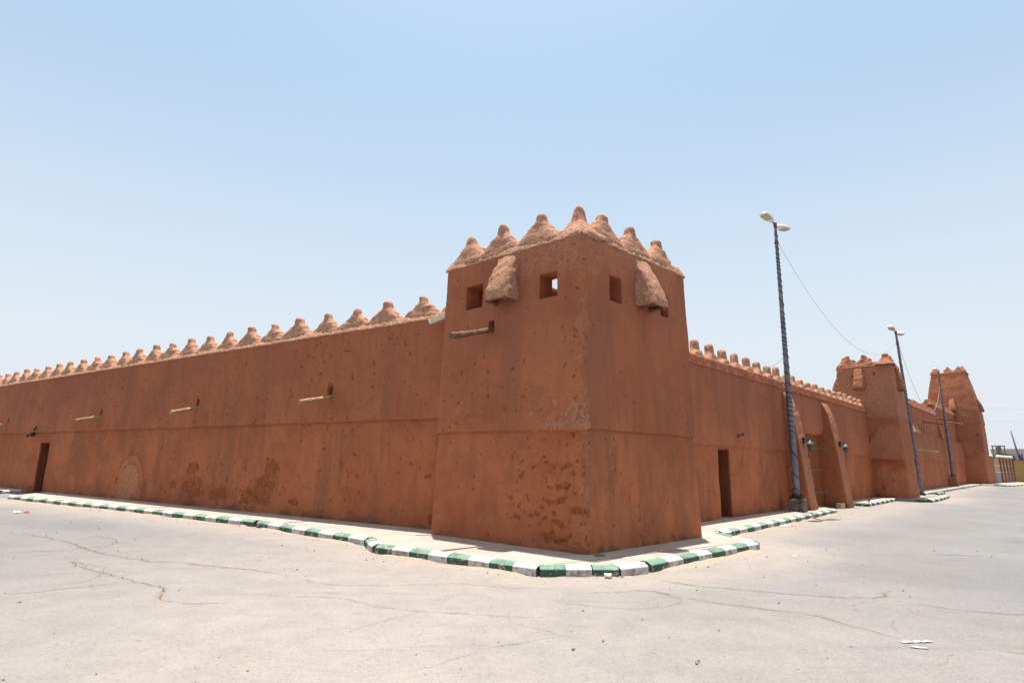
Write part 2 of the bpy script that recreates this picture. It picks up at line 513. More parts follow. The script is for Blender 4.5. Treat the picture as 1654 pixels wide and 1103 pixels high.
# ------------------------------------------------------------------ relief skin with real openings
def relief(ss, zs, base, disp, holes, closed=False):
    """returns V, quads, arrays S,Z per vertex, list of hole rims. base(S,Z)->P,N"""
    ns, nz = len(ss), len(zs)
    S, Z = np.meshgrid(ss, zs)
    P, N = base(S, Z)
    D = disp(S, Z)
    V = (P + N * D[..., None]).reshape(-1, 3)
    idx = np.arange(ns * nz).reshape(nz, ns)
    a = idx[:-1, :-1]; b = idx[:-1, 1:]; c = idx[1:, 1:]; d = idx[1:, :-1]
    if closed:
        a = np.concatenate([a, idx[:-1, -1:]], 1); b = np.concatenate([b, idx[:-1, :1]], 1)
        c = np.concatenate([c, idx[1:, :1]], 1); d = np.concatenate([d, idx[1:, -1:]], 1)
    keep = np.ones(a.shape, bool)
    cs = (ss[:-1] + ss[1:]) / 2; cz = (zs[:-1] + zs[1:]) / 2
    if closed: cs = np.append(cs, 1e9)
    rem = []
    for h in holes:
        s0, s1, z0, z1 = h[:4]
        hm = (cs[None, :] > s0) & (cs[None, :] < s1) & (cz[:, None] > z0) & (cz[:, None] < z1)
        keep &= ~hm
        rem.append(hm)
    quads = np.stack([a[keep], b[keep], c[keep], d[keep]], 1)
    rims = []
    for hm in rem:
        E = []
        jj, ii = np.nonzero(hm)
        for j, i in zip(jj, ii):
            q = (a[j, i], b[j, i], c[j, i], d[j, i])
            for (e0, e1), (dj, di) in zip(((q[0], q[1]), (q[1], q[2]), (q[2], q[3]), (q[3], q[0])), ((-1, 0), (0, 1), (1, 0), (0, -1))):
                j2, i2 = j + dj, i + di
                if not (0 <= j2 < hm.shape[0]) or not hm[j2, i2]:
                    if not (0 <= j2 < hm.shape[0]): continue
                    E.append((e0, e1))
        rims.append(E)
    return V, quads, S, Z, P, N, rims

def extrude_rims(V, rims, Nflat, depths, steps=5, jitter=.008, seed=3):
    """jamb faces running into the wall from each rim"""
    V = list(map(np.array, V)); F = []
    for E, dep in zip(rims, depths):
        ids = sorted({i for e in E for i in e}); ring = {i: [i] for i in ids}
        for k in range(1, steps + 1):
            pts = np.array([V[i] - Nflat[i] * dep * k / steps for i in ids])
            jn = np.stack([perlin(pts * 7 + seed), perlin(pts * 7 + 31), perlin(pts * 7 + 77)], 1) * jitter
            jn[:, :] -= 0
            for i, q, w in zip(ids, pts, jn):
                V.append(q + w); ring[i].append(len(V) - 1)
        for e0, e1 in E:
            for k in range(steps):
                F.append((ring[e1][k], ring[e0][k], ring[e0][k + 1], ring[e1][k + 1]))
    return np.array(V), np.array(F, int).reshape(-1, 4)

def stamp_pits(S, Z, pits, D, dmg, aspect=1.3):
    P3 = None
    for (s, z, r, dep) in pits:
        m = (abs(S - s) < r * 2.2) & (abs(Z - z) < r * 2.6)
        if not m.any(): continue
        x0 = S[m] - s; y0 = Z[m] - z
        an = math.sin(s * 91.7 + z * 37.1) * 1.6; ar = 1 + .9 * abs(math.sin(s * 53.3 + z * 71.9))
        x = (x0 * math.cos(an) - y0 * math.sin(an)) * ar ** .5; y = (x0 * math.sin(an) + y0 * math.cos(an)) / ar ** .5
        q = np.stack([S[m] * 9 / max(r * 12, .5), Z[m] * 9 / max(r * 12, .5), np.full(x.shape, s * 3.1)], 1)
        d = np.sqrt((x / r) ** 2 + (y / (r * aspect)) ** 2) + .75 * fbm(q, 3)
        w = 1 - sstep(.68, .95, d)
        D[m] -= dep * w
        dmg[m] = np.maximum(dmg[m], w)

def pit_field(seed, n, s0, s1, z0, z1, rmin=.012, rmax=.045, dep=.012, cluster=True):
    r = np.random.RandomState(seed); out = []
    while len(out) < n:
        s = r.uniform(s0, s1); z = r.uniform(z0, z1)
        if cluster:
            k = fbm(np.array([[s * .55, z * .55, seed]]), 3)[0]
            if r.rand() > sstep(-.1, .5, k) + .06: continue
        rad = rmin + (rmax - rmin) * r.rand() ** 3
        out.append((s, z, rad, dep * (.6 + rad / rmax)))
    return out

# ------------------------------------------------------------------ merlons
def merlon_geo(W, H, seed, th=.36, knob=.118, slope=.16, res=1.0, rough=.018, steps=.052, bullet=False):
    """stepped clay merlon: bell with a round topped knob. local axes: x along wall, y outward (front at 0), z up"""
    hz = [(-.10, .54), (0, .535), (.05, .52), (.11, .485), (.16, .455), (.21, .425), (.26, .39), (.31, .355), (.36, .322), (.41, .292), (.45, .268), (.50, .240), (.54, .220), (.58, .202), (.62, .186),
          (.68, None), (.75, None), (.82, None), (.88, None), (.93, None), (.96, None), (.985, None), (1.0, None)]
    if bullet:
        hz = [(-.10, .54), (0, .535), (.06, .505), (.12, .455), (.18, .395), (.24, .335), (.30, .285), (.36, .245), (.42, .215)] + [(h, None) for h in (.50, .58, .66, .74, .81, .87, .92, .96, .985, 1.0)]
    V = []; n = int(28 * res)
    kf = {.50: 1.30, .58: 1.24, .66: 1.17, .74: 1.08, .81: .98, .87: .86, .92: .72, .96: .54, .985: .34, 1.0: .03} if bullet else {.68: 1.30, .75: 1.15, .82: 1.05, .88: .95, .93: .80, .96: .62, .985: .38, 1.0: .03}
    for (h, a) in hz:
        ax = a * W if a is not None else knob * kf[h]
        ax = max(ax, knob * 1.34) if a is not None else ax
        yy = -slope * max(h, 0) * H
        ty = th * (1 - .30 * max(h, 0)) if a is not None else min(th * .62, knob * 2.1 * kf[h])
        cy = yy - ty / 2 if a is not None else -slope * H * .62 - th * .36 + (0 if h < .9 else 0)
        for k in range(n):
            q = 2 * math.pi * k / n
            e = .55 if a is not None and h < .5 else .8
            cx_ = math.copysign(abs(math.cos(q)) ** e, math.cos(q)); sy_ = math.copysign(abs(math.sin(q)) ** e, math.sin(q))
            # rounded steps on the shoulders
            V.append((ax * cx_, cy + ty / 2 * sy_, h * H))
    V = np.array(V)
    m = len(hz)
    stepb = (np.abs(np.sin(V[:, 2] / H * math.pi * 4.6 + .4)) - .5) * steps * (V[:, 2] / H < .70) * (V[:, 2] > .04 * H)
    V[:, 0] += np.sign(V[:, 0]) * stepb * (abs(V[:, 0]) > knob * .8)
    q = V * 6 + seed * 13.7
    nv = np.stack([fbm(q, 3), fbm(q + 50, 3), fbm(q + 90, 3)], 1)
    V += nv * rough * np.array([1.2, 1.2, 1.0])
    q2 = V * 2.2 + seed * 7.3
    V[:, 0] += perlin(q2) * .035 * np.clip(V[:, 2] / H, 0, 1); V[:, 2] += perlin(q2 + 20) * .02
    F = [(i * n + k, i * n + (k + 1) % n, (i + 1) * n + (k + 1) % n, (i + 1) * n + k) for i in range(m - 1) for k in range(n)]
    F.append(tuple((m - 1) * n + k for k in range(n)))
    return V, F

_merl = {}
def merlon(fr, u, n, z, parent, W, H, var, mat=None, scale=(1, 1, 1), rot=0.0, **kw):
    key = (round(W, 2), round(H, 2), var, mat.name if mat else '', tuple(sorted(kw.items())))
    if key not in _merl:
        V, F = merlon_geo(W, H, var, **kw)
        me = bpy.data.meshes.new('merlon')
        me.from_pydata([tuple(v) for v in V], [], F)
        me.materials.append(mat or MAT['stucco'])
        me.polygons.foreach_set('use_smooth', np.full(len(me.polygons), True)); me.update()
        _merl[key] = me
    o = bpy.data.objects.new('merlon', _merl[key])
    COL.objects.link(o)
    o.parent = parent
    pos = fr.p(u, n, z)
    base = np.zeros(3); p = parent
    while p is not None: base += np.array(p.location); p = p.parent
    o.location = pos - base
    # local x -> along wall, y -> outward
    x, y = fr.u, fr.n
    ang = math.atan2(y[1], y[0]) - math.pi / 2
    lr = random.Random(hash((round(u, 2), round(z, 2))) & 0xffff)
    o.rotation_euler = (lr.uniform(-.03, .03), lr.uniform(-.045, .045), ang + rot + lr.uniform(-.06, .06))
    o.scale = scale
    return o

def parapet(fr, u0, u1, z0, parent, n0=.03, h=.17, back=.36, slope=.28, step=.06, seed=1, rough=.02, mat=None, mitre=False):
    """the rough coping the merlons stand on, with a small drip lip"""
    us = np.linspace(u0, u1, max(3, int((u1 - u0) / step)))
    prof = [(n0 - .05, -.012), (n0, -.015), (n0 + .006, .012), (n0 - .004, .03)] + [(n0 - slope * t * h, .03 + (h - .03) * t) for t in (.2, .4, .6, .8, 1.0)] + [(n0 - slope * h - .05, h + .012), (n0 - slope * h - .15, h + .014), (n0 - back + .06, h), (n0 - back, h - .03), (n0 - back, -.02)]
    U, K = np.meshgrid(us, np.arange(len(prof)))
    pn = np.array([p[0] for p in prof])[K]; pz = np.array([p[1] for p in prof])[K]
    if mitre:
        c = (u0 + u1) / 2; L = (u1 - u0) / 2; U = c + (U - c) * (1 - (n0 - pn) / L)
    P = fr.P(U, pn, z0 + pz)
    q = P * 7 + seed * 5.1
    dn = fbm(q, 3) * rough; dz = fbm(q * .8 + 40, 3) * rough * .8 + .012 * perlin(np.stack([U * .35, U * 0, U * 0 + seed], -1))
    P = P + fr.n * dn[..., None] + fr.z * dz[..., None]
    nu, nk = len(us), len(prof)
    idx = np.arange(nu * nk).reshape(nk, nu)
    F = np.stack([idx[:-1, :-1], idx[:-1, 1:], idx[1:, 1:], idx[1:, :-1]], -1).reshape(-1, 4)
    Fl = [tuple(f) for f in F] + [tuple(idx[:, 0]), tuple(idx[::-1, -1])]
    return mesh_obj('parapet', P.reshape(-1, 3), Fl, mat or MAT['stucco'], parent)

# ------------------------------------------------------------------ timber spout / beam
def beam(fr, u, z, length, r, parent, mat, name='waterspout', droop=.18, inn=-.25, bend=.02, seed=1, du=0.0, trough=True):
    rs = np.random.RandomState(seed)
    n, m = 12, 22
    V = []
    for i in range(m):
        t = i / (m - 1)
        d = inn + (length - inn) * t
        cz = z - droop * max(d, 0) / length + bend * math.sin(t * 3.0 + seed)
        cu = u + du * max(d, 0) + bend * .8 * math.sin(t * 4.2 + seed * 2)
        rr = r * (1.0 + .10 * math.sin(t * 7 + seed) - .10 * t)
        for k in range(n):
            q = 2 * math.pi * k / n
            x, y = rr * math.cos(q), rr * math.sin(q)
            if trough and y > rr * .35: y = rr * (.35 - .45 * (1 - abs(x) / rr))
            V.append(fr.p(cu + x, d, cz + y))
    V = np.array(V)
    V += (np.stack([fbm(V * 9 + seed, 2), fbm(V * 9 + 30, 2), fbm(V * 9 + 60, 2)], 1)) * r * .16
    F = [(i * n + k, i * n + (k + 1) % n, (i + 1) * n + (k + 1) % n, (i + 1) * n + k) for i in range(m - 1) for k in range(n)]
    F += [tuple(range(n - 1, -1, -1)), tuple((m - 1) * n + k for k in range(n))]
    return mesh_obj(name, V, F, mat, parent, smooth=False)

# ------------------------------------------------------------------ long adobe wall
def long_wall(fr, name, label, cat, u0, u1, step_u, step_z, ztop, zledge, holes, pits, patches, batter, parent_u, thick=.55, corner=None, mat=None, foot=0.25, rock=.012):
    root = thing(name, label, cat, tuple(fr.p(parent_u, 0, 0)))
    ex_u = [v for h in holes for v in h[:2]]; ex_z = [v for h in holes for v in h[2:4]] + [zledge - .006, zledge + .006]
    ss = lines(u0, u1, step_u, ex_u) if np.isscalar(step_u) else np.concatenate([lines(a, b, st_, [e for e in ex_u if a < e < b]) for a, b, st_ in step_u]); zs = lines(0.0, ztop, step_z, ex_z)
    ss = np.unique(ss); zs = np.unique(zs)
    store = {}
    def base(S, Z):
        wob = .02 * perlin(np.stack([S * .25, Z * .3, S * 0 + 3], -1))
        n = -batter * Z + wob
        lz = .022 * fbm(np.stack([S * .8, S * 0, S * 0 + 9], -1), 3)
        n = n + np.where(Z > zledge, .072 - .045 * np.clip(Z - zledge, 0, 1), 0)
        P = fr.P(S, n, Z + lz * np.exp(-((Z - zledge) / .2) ** 2)); N = np.broadcast_to(fr.n, P.shape)
        return P, N
    def disp(S, Z):
        D = rock * fbm(np.stack([S * 1.1, Z * 1.1, S * 0 + 1], -1), 4) + .004 * fbm(np.stack([S * 6, Z * 6, S * 0 + 2], -1), 3)
        dmg = np.zeros(S.shape); ro = np.zeros(S.shape); ft = np.zeros(S.shape); rp = np.zeros(S.shape)
        stamp_pits(S, Z, pits, D, dmg)
        for kind, s, z, rx, rz in patches:
            m = (abs(S - s) < rx * 1.9) & (abs(Z - z) < rz * 1.9)
            x = (S[m] - s) / rx; y = (Z[m] - z) / rz
            q = np.stack([S[m] * 2.4, Z[m] * 2.4, S[m] * 0 + s], -1)
            fb = fbm(q, 5, .6)
            if kind == 'loss':        # fallen render
                d = np.sqrt(x * x + y * y) + .50 * fb
                w = 1 - sstep(.80, .88, d)
                D[m] -= w * (.02 + .02 * (fbm(q * 3, 3) + .3)); dmg[m] = np.maximum(dmg[m], w * np.clip(.95 + .6 * fbm(q * 2.2 + 8, 4), .5, 1))
            elif kind == 'soft':      # thin scoured patch
                d = np.sqrt(x * x + y * y) + .7 * fb
                w = 1 - sstep(.5, 1.0, d); dmg[m] = np.maximum(dmg[m], w * .5)
            elif kind == 'repair_and_sun':    # arched patch of newer clay
                yy = np.where(y > 0, y, y * .72)
                xx = x * (1 + .35 * np.clip(y, 0, 1) ** 2)
                d = np.sqrt(xx * xx + yy * yy) + .10 * fb
                w = 1 - sstep(.96, 1.0, d); inner = 1 - sstep(.70, .76, np.sqrt((xx * 1.0) ** 2 + (yy * 1.08 + .05) ** 2) + .10 * fbm(q + 4, 4))
                D[m] += w * .012 + inner * .016
                rim = np.exp(-((d - 1.0) / .055) ** 2) + .7 * np.exp(-((np.sqrt(xx ** 2 + (yy * 1.08 + .05) ** 2) + .10 * fbm(q + 4, 4) - .74) / .045) ** 2)
                D[m] -= .014 * rim
                rp[m] = np.maximum(rp[m], w * (.45 + .5 * inner)); dmg[m] = np.maximum(dmg[m], np.clip(rim, 0, 1) * .9)
                rp[m] *= 1 - np.clip(rim, 0, 1)
        # splash zone and crumbling foot
        e = fbm(np.stack([S * .9, Z * 1.6, S * 0 + 5], -1), 5, .6)
        hgt = .13 + foot * (.5 + 1.3 * e)
        ft = np.maximum(ft, (1 - sstep(.35, 1.0, Z / np.maximum(hgt, .05))) * .8)
        D += .03 * (1 - sstep(0, .25, Z)) * (.5 + e)
        led = np.exp(-((Z - zledge) / .03) ** 2)
        dmg = np.maximum(dmg, led * np.clip(.55 + .9 * fbm(np.stack([S * 2.5, S * 0, S * 0 + 4], -1), 4), 0, 1))
        if corner is not None: corner(S, Z, D, dmg, ro, ft, rp)
        store['a'] = (dmg, ro, ft, rp)
        return D
    V, Q, S, Z, P, N, rims = relief(ss, zs, base, disp, holes)
    nv = len(V)
    Nf = np.broadcast_to(fr.n, (nv, 3))
    V2, JF = extrude_rims(V, rims, Nf, [h[4] for h in holes], 6) if holes else (V, np.zeros((0, 4), int))
    # body behind the skin: top, back and ends
    ns, nz = len(ss), len(zs)
    top = np.arange(ns) + (nz - 1) * ns
    b0 = len(V2)
    Bt = fr.P(ss, -thick, ztop); Bb = fr.P(ss, -thick, 0)
    V3 = np.concatenate([V2, Bt, Bb]); ti = b0 + np.arange(ns); bi = b0 + ns + np.arange(ns)
    F2 = [np.stack([top[:-1], top[1:], ti[1:], ti[:-1]], 1), np.stack([ti[:-1], ti[1:], bi[1:], bi[:-1]], 1)]
    for col_i, k in ((0, 0), (ns - 1, ns - 1)):
        c = np.arange(nz) * ns + col_i
        e0 = len(V3); Vend = fr.P(np.full(nz, ss[k]), -thick, zs); V3 = np.concatenate([V3, Vend])
        ei = e0 + np.arange(nz)
        F2.append(np.stack([c[:-1], c[1:], ei[1:], ei[:-1]], 1))
    Fall = np.concatenate([Q, JF] + F2)
    at = {}
    for nm, a in zip(('damage', 'rough', 'foot', 'repair_and_sun'), store['a']):
        z_ = np.zeros(len(V3)); z_[:nv] = a.ravel(); at[nm] = z_
    # jambs: copy nothing, plain render
    mesh_obj('wall_body', V3, Fall, mat or MAT['adobe'], root, at, sharp=58)
    return root

# ------------------------------------------------------------------ towers
def side_frame(c0, c1):
    f = Frame(c0, 0); d = np.array(c1, float) - np.array(c0, float); d /= np.linalg.norm(d)
    f.u = np.array([d[0], d[1], 0]); f.n = np.array([d[1], -d[0], 0])
    return f

def tower(name, label, cat, corners, steps, zstep, ztop, inset, ledges, holes=(), pits=(), hollow=0.0, zfloor=None, deco=None, mat=None, rock=.012, foot=.2, lip=.045, group=None, inset_n=None):
    """corners counter-clockwise so that the outside lies to the right of travel"""
    C = [np.array(c, float) for c in corners]; cen = sum(C) / 4
    root = thing(name, label, cat, (cen[0], cen[1], 0), group)
    fr = [side_frame(C[i], C[(i + 1) % 4]) for i in range(4)]
    Ls = [np.linalg.norm(C[(i + 1) % 4] - C[i]) for i in range(4)]
    st = np.concatenate([[0], np.cumsum(Ls)])
    half = min(Ls) / 2
    ss = []
    for i in range(4):
        ex = [v for h in holes for v in h[:2] if st[i] < v < st[i + 1]]
        seg = lines(st[i], st[i + 1], steps[i], ex)[:-1]
        ss.append(seg)
    ss = np.concatenate(ss)
    ez = [v for h in holes for v in h[2:4]] + [l + d for l in ledges for d in (-.006, .006)] + ([zfloor] if zfloor else [])
    zs = np.unique(lines(0, ztop, zstep, ez))
    RAD = .07
    store = {}
    def base(S, Z):
        k = np.clip(np.searchsorted(st, S, side='right') - 1, 0, 3)
        c0 = np.array([c for c in C])[k]; U = np.array([f.u[:2] for f in fr])[k]; Nn = np.array([f.n[:2] for f in fr])[k]
        t = S - st[k]; LL = np.array(Ls)[k]
        P2 = c0 + U * t[..., None]
        dprev = t; dnext = LL - t
        Np = np.array([f.n[:2] for f in fr])[(k - 1) % 4]; Nx = np.array([f.n[:2] for f in fr])[(k + 1) % 4]
        wp = np.clip(1 - dprev / RAD, 0, 1)[..., None]; wx = np.clip(1 - dnext / RAD, 0, 1)[..., None]
        N = Nn + .98 * wp * Np + .98 * wx * Nx
        N /= np.linalg.norm(N, axis=-1)[..., None]
        P2 = P2 - N * (RAD * .5 * (wp ** 2 + wx ** 2))
        ins = inset(Z) + .012 * perlin(np.stack([S * .4, Z * .4, S * 0 + 2], -1))
        for l in ledges:
            ins = ins + np.where(Z < l, lip, 0)
        if inset_n is None:
            P2 = cen + (P2 - cen) * (1 - ins / half)[..., None]
        else:
            a0, b0 = fr[0].u[:2], fr[0].n[:2]; q = P2 - cen
            P2 = cen + ((q @ a0) * (1 - ins / (Ls[0] / 2)))[..., None] * a0 + ((q @ b0) * (1 - (ins - inset(Z) + inset_n(Z)) / (Ls[1] / 2)))[..., None] * b0
        Zw = Z + 0
        for l in ledges: Zw = Zw + .018 * fbm(np.stack([S * .9, S * 0, S * 0 + l], -1), 3) * np.exp(-((Z - l) / .2) ** 2)
        P = np.concatenate([P2, Zw[..., None]], -1); N3 = np.concatenate([N, 0 * Z[..., None]], -1)
        return P, N3
    def disp(S, Z):
        D = rock * fbm(np.stack([S * 1.2, Z * 1.2, S * 0 + 11], -1), 4) + .35 * rock * fbm(np.stack([S * 6, Z * 6, S * 0 + 2], -1), 3)
        dmg = np.zeros(S.shape); ro = np.zeros(S.shape); ft = np.zeros(S.shape); rp = np.zeros(S.shape)
        stamp_pits(S, Z, pits, D, dmg)
        e = fbm(np.stack([S * 1.0, Z * 1.8, S * 0 + 5], -1), 5, .6)
        hgt = .10 + foot * (.4 + 1.4 * e)
        ft = (1 - sstep(.35, 1.0, Z / np.maximum(hgt, .05))) * .8
        for l in ledges:
            dmg = np.maximum(dmg, np.exp(-((Z - l + .012) / .022) ** 2) * np.clip(.6 + .8 * fbm(np.stack([S * 2.5, S * 0, S * 0 + 4], -1), 4), 0, 1))
        if deco is not None: deco(S, Z, D, dmg, ro, ft, rp, st)
        store['a'] = (dmg, ro, ft, rp)
        return D
    V, Q, S, Z, P, N, rims = relief(ss, zs, base, disp, holes, closed=True)
    nv = len(V); ns, nz = len(ss), len(zs); Nf = N.reshape(-1, 3)
    Fs = [Q]; V3 = V
    idx = np.arange(ns * nz).reshape(nz, ns)
    if hollow:
        j0 = int(np.argmin(abs(zs - zfloor)))
        # inner skin from the floor up, with the same openings
        inner = (P - N * hollow).reshape(-1, 3)[idx[j0:].ravel()]
        off = len(V3); V3 = np.concatenate([V3, inner]); mp = np.full(ns * nz, -1); mp[idx[j0:].ravel()] = off + np.arange(len(inner))
        qq = mp[Q]; qq = qq[(qq >= 0).all(1)]; Fs.append(qq[:, ::-1])
        t0 = idx[-1]; t1 = mp[t0]
        Fs.append(np.stack([t0, np.roll(t0, -1), np.roll(t1, -1), t1], 1))
        fl = mp[idx[j0]]
    else:
        t0 = idx[-1]; fl = None
    Fl = np.concatenate(Fs)
    at = {}
    for nm, a in zip(('damage', 'rough', 'foot', 'repair_and_sun'), store['a']):
        z_ = np.zeros(len(V3)); z_[:nv] = a.ravel(); at[nm] = z_
    mesh_obj('tower_body', V3, Fl, mat or MAT['adobe'], root, at, sharp=58)
    # roof / floor slab
    zf = zfloor if zfloor else ztop
    q = [cen + (c - cen) * (1 - (inset(np.array(zf)) + .2) / half) for c in C]
    mb = MB(); mb.hexa([(*p, zf - .2) for p in q] + [(*p, zf - .02 if not zfloor else zf) for p in q])
    mb.build('roof', MAT['stucco'], root)
    # reveals of the openings
    for h, E in zip(holes, rims):
        ids = sorted({i for e in E for i in e}); loc = {i: k for k, i in enumerate(ids)}
        Vr, Fr = extrude_rims(V[ids], [[(loc[a], loc[b]) for a, b in E]], Nf[ids], [h[4]], 8, .010)
        mesh_obj('window', Vr, Fr, mat or MAT['adobe'], root, {'damage': np.zeros(len(Vr)) + .05})
    return root, fr, Ls

def machicolation(fr, u, ztop, zbot, wt, wb, depth, parent, n0, seed=1, mat=None):
    """clay drop-box: a curved hood, open below, on two short timbers"""
    nz_, nu_ = 22, 15
    V = []; 
    thick = .085
    def ring(off):
        R = []
        for j in range(nz_):
            t = j / (nz_ - 1)                       # 0 top, 1 bottom
            z = ztop + (zbot - ztop) * t
            d = depth * (.05 + .95 * math.sin(min(1.0, .02 + .98 * t) * math.pi * .46) / math.sin(math.pi * .46)) - off
            w = wt + (wb - wt) * t - 2 * off
            row = []
            for k in range(nu_ * 3):
                q = math.pi * (1 - k / (nu_ * 3 - 1)); ex = .34 + .10 * (1 - t)
                x = w / 2 * math.copysign(abs(math.cos(q)) ** ex, math.cos(q)); y = -.12 + (d + .12) * abs(math.sin(q)) ** ex
                row.append(fr.p(u + x, n0 + y, z))
            R.append(row)
        return np.array(R)
    O = ring(0); I = ring(thick)
    O = O + (np.stack([fbm(O * 6 + seed, 4), fbm(O * 6 + 40 + seed, 4), fbm(O * 6 + 80, 4)], -1)) * .028
    m = nu_ * 3
    V = np.concatenate([O.reshape(-1, 3), I.reshape(-1, 3)]); F = []
    o2 = nz_ * m
    for j in range(nz_ - 1):
        for k in range(m - 1):
            a = j * m + k
            F.append((a, a + 1, a + m + 1, a + m)); F.append((o2 + a, o2 + a + m, o2 + a + m + 1, o2 + a + 1))
    for k in range(m - 1):
        a = (nz_ - 1) * m + k; F.append((a, a + 1, o2 + a + 1, o2 + a))
        a = k; F.append((a + 1, a, o2 + a, o2 + a + 1))
    o = mesh_obj('machicolation', V, F, mat or MAT['stucco'], parent)
    for s in (-1, 1):
        beam(fr, u + s * (wb / 2 - .09), zbot + .02, n0 + depth - .05, .05, o, MAT['timber_dark'], 'timber_bracket', 0.0, n0 - .15, .008, seed + s, trough=False)
    mb = MB(); mb.box(fr.p(u, n0, zbot), fr.u, fr.n, fr.z, -wb / 2 + .10, wb / 2 - .10, depth - .14, depth - .06, .01, .06)
    mb.build('crossbar', MAT['timber_dark'], o)
    return o

# ---- the near corner tower
LT = float(np.linalg.norm(CA - CB)); LR = float(np.linalg.norm(CD - CA))
t1_inset = lambda z: np.where(z < 2.3, .030 * z - .062, .012 + .0225 * (z - 2.3))
w_holes = [(LT - 3.34, LT - 2.80, 5.05, 5.60, .42), (LT - 1.13, LT - .66, 4.96, 5.46, .42),
           (LT + .92, LT + 1.35, 4.92, 5.47, .42), (LT + 2.88, LT + 3.22, 4.95, 5.43, .42)]
spout_hole = (LT - 2.53, LT - 2.36, 4.46, 4.68, .25)
pits1 = pit_field(5, 140, .05, LT, .1, 6.0, .012, .036, .014)
pits1 += pit_field(8, 130, LT - 1.9, LT - .02, .15, 2.25, .012, .05, .014, False)
pits1 += pit_field(12, 70, LT - .45, LT + .03, .2, 6.0, .012, .04, .012, False)
pits1 += pit_field(9, 22, LT, LT + LR, .1, 6.0, .008, .022, .008)
pits1 += pit_field(19, 60, LT - 1.7, LT - .05, 3.2, 5.9, .010, .03, .010, False)
for s, z, r in ((LT - .52, 1.28, .10), (LT - .55, 1.02, .085), (LT - .75, .98, .085), (LT - .95, .66, .09), (LT - .62, .60, .10), (LT - 1.25, .70, .055), (LT - 1.62, .66, .06), (LT - .45, 1.62, .06), (LT - .15, .85, .10), (LT + .06, .80, .08), (LT - 1.5, 1.45, .065), (LT - .8, .34, .14), (LT - .55, .30, .09), (LT - 2.35, .25, .04)):
    pits1.append((s, z, r, .022))
def t1_deco(S, Z, D, dmg, ro, ft, rp, st):
    d = S - LT
    e = fbm(np.stack([S * 3, Z * 2.2, S * 0 + 21], -1), 5, .65)
    # worn arris
    w = (1 - sstep(.02, .13, abs(d + .02) + .22 * e)) * (Z < 6.2)
    ro[:] = np.maximum(ro, .42 * w); D += w * (.018 * fbm(np.stack([S * 14, Z * 14, S * 0], -1), 3) - .006)
    # scoured ledge corner, painted paler in place of grazing sunlight
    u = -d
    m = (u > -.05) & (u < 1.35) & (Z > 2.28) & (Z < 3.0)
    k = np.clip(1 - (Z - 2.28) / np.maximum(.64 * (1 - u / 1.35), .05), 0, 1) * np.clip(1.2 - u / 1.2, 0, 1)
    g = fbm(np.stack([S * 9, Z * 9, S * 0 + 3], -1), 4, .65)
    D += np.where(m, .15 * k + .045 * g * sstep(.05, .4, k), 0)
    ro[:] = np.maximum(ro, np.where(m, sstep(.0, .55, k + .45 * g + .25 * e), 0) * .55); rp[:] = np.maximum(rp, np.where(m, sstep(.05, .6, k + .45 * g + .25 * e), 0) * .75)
    # coarse render under the coping and above the openings
    t = sstep(5.25, 5.95, Z + .5 * e) * (abs(d - (-.7)) < 1.25)
    t2 = sstep(5.45, 5.95, Z + .4 * e) * ((d > .1) & (d < 3.6))
    tt = np.maximum(t, t2)
    ro[:] = np.maximum(ro, tt * .6); D += tt * .012 * fbm(np.stack([S * 16, Z * 16, S * 0 + 7], -1), 3)
    # drip stain and damp patch on the street side
    q = ((d - (LR - .18)) / .16) ** 2 + ((Z - .55) / .5) ** 2 + .7 * e
    ft[:] = np.maximum(ft, (1 - sstep(.6, 1.0, q)) * .22 * (d < LR))
    foot2 = (1 - sstep(.2, 1.0, Z / (.16 + .12 * np.clip(d / LR, 0, 1) + .3 * np.clip(e, -.3, 1)))) * ((d > .3) & (d < LR))
    ft[:] = np.maximum(ft, foot2)
    # softened reveals
    for h in w_holes:
        mm = (S > h[0] - .12) & (S < h[1] + .12) & (Z > h[2] - .12) & (Z < h[3] + .12)
        ds = np.maximum(np.maximum(h[0] - S, S - h[1]), 0); dz = np.maximum(np.maximum(h[2] - Z, Z - h[3]), 0)
        D -= np.where(mm, .03 * np.exp(-((ds ** 2 + dz ** 2) / .0012)), 0)

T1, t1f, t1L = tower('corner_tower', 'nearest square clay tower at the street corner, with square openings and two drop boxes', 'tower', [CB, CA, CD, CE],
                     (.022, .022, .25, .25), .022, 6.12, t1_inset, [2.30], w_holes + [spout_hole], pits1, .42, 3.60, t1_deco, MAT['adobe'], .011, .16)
mb = MB()  # unseen slabs added inside the tower to darken the window openings
for f_, a_, b_ in ((t1f[3], .42, 1.55), (t1f[2], .42, 1.5)):
    mb.hexa([f_.p(u_, -n_, z_) for z_ in ((5.80, 5.88) if f_ is t1f[3] else (5.70, 5.785)) for u_, n_ in ((.45, a_), (t1L[2] - .45, a_), (t1L[2] - .45, b_), (.45, b_))])
mb.build('shade_slabs', MAT['stucco'], T1)
ins_top = float(t1_inset(6.1))
for i, f in enumerate(t1f):
    parapet(f, ins_top - .005, t1L[i] - ins_top + .005, 6.10, T1, -ins_top + .012, .24, .42, .45, .035 if i < 2 else .15, seed=i + 1, rough=.022, mitre=True)
def t1_m(f, u, H=.72, W=1.10, v=0, sc=1.0):
    merlon(f, u, -ins_top - .015, 6.23, T1, W, H, v, th=.38, slope=.20, scale=(1, 1, sc), rough=.018, steps=.034)
for j, (u, H, v) in enumerate(((3.40, .70, 1), (2.36, .70, 2), (1.32, .70, 3))):
    t1_m(t1f[0], t1L[0] - u, H, 1.20, v)
for j, (u, v) in enumerate(((1.02, 4), (2.06, 5), (3.14, 6))):
    t1_m(t1f[1], u, .66, 1.20, v)
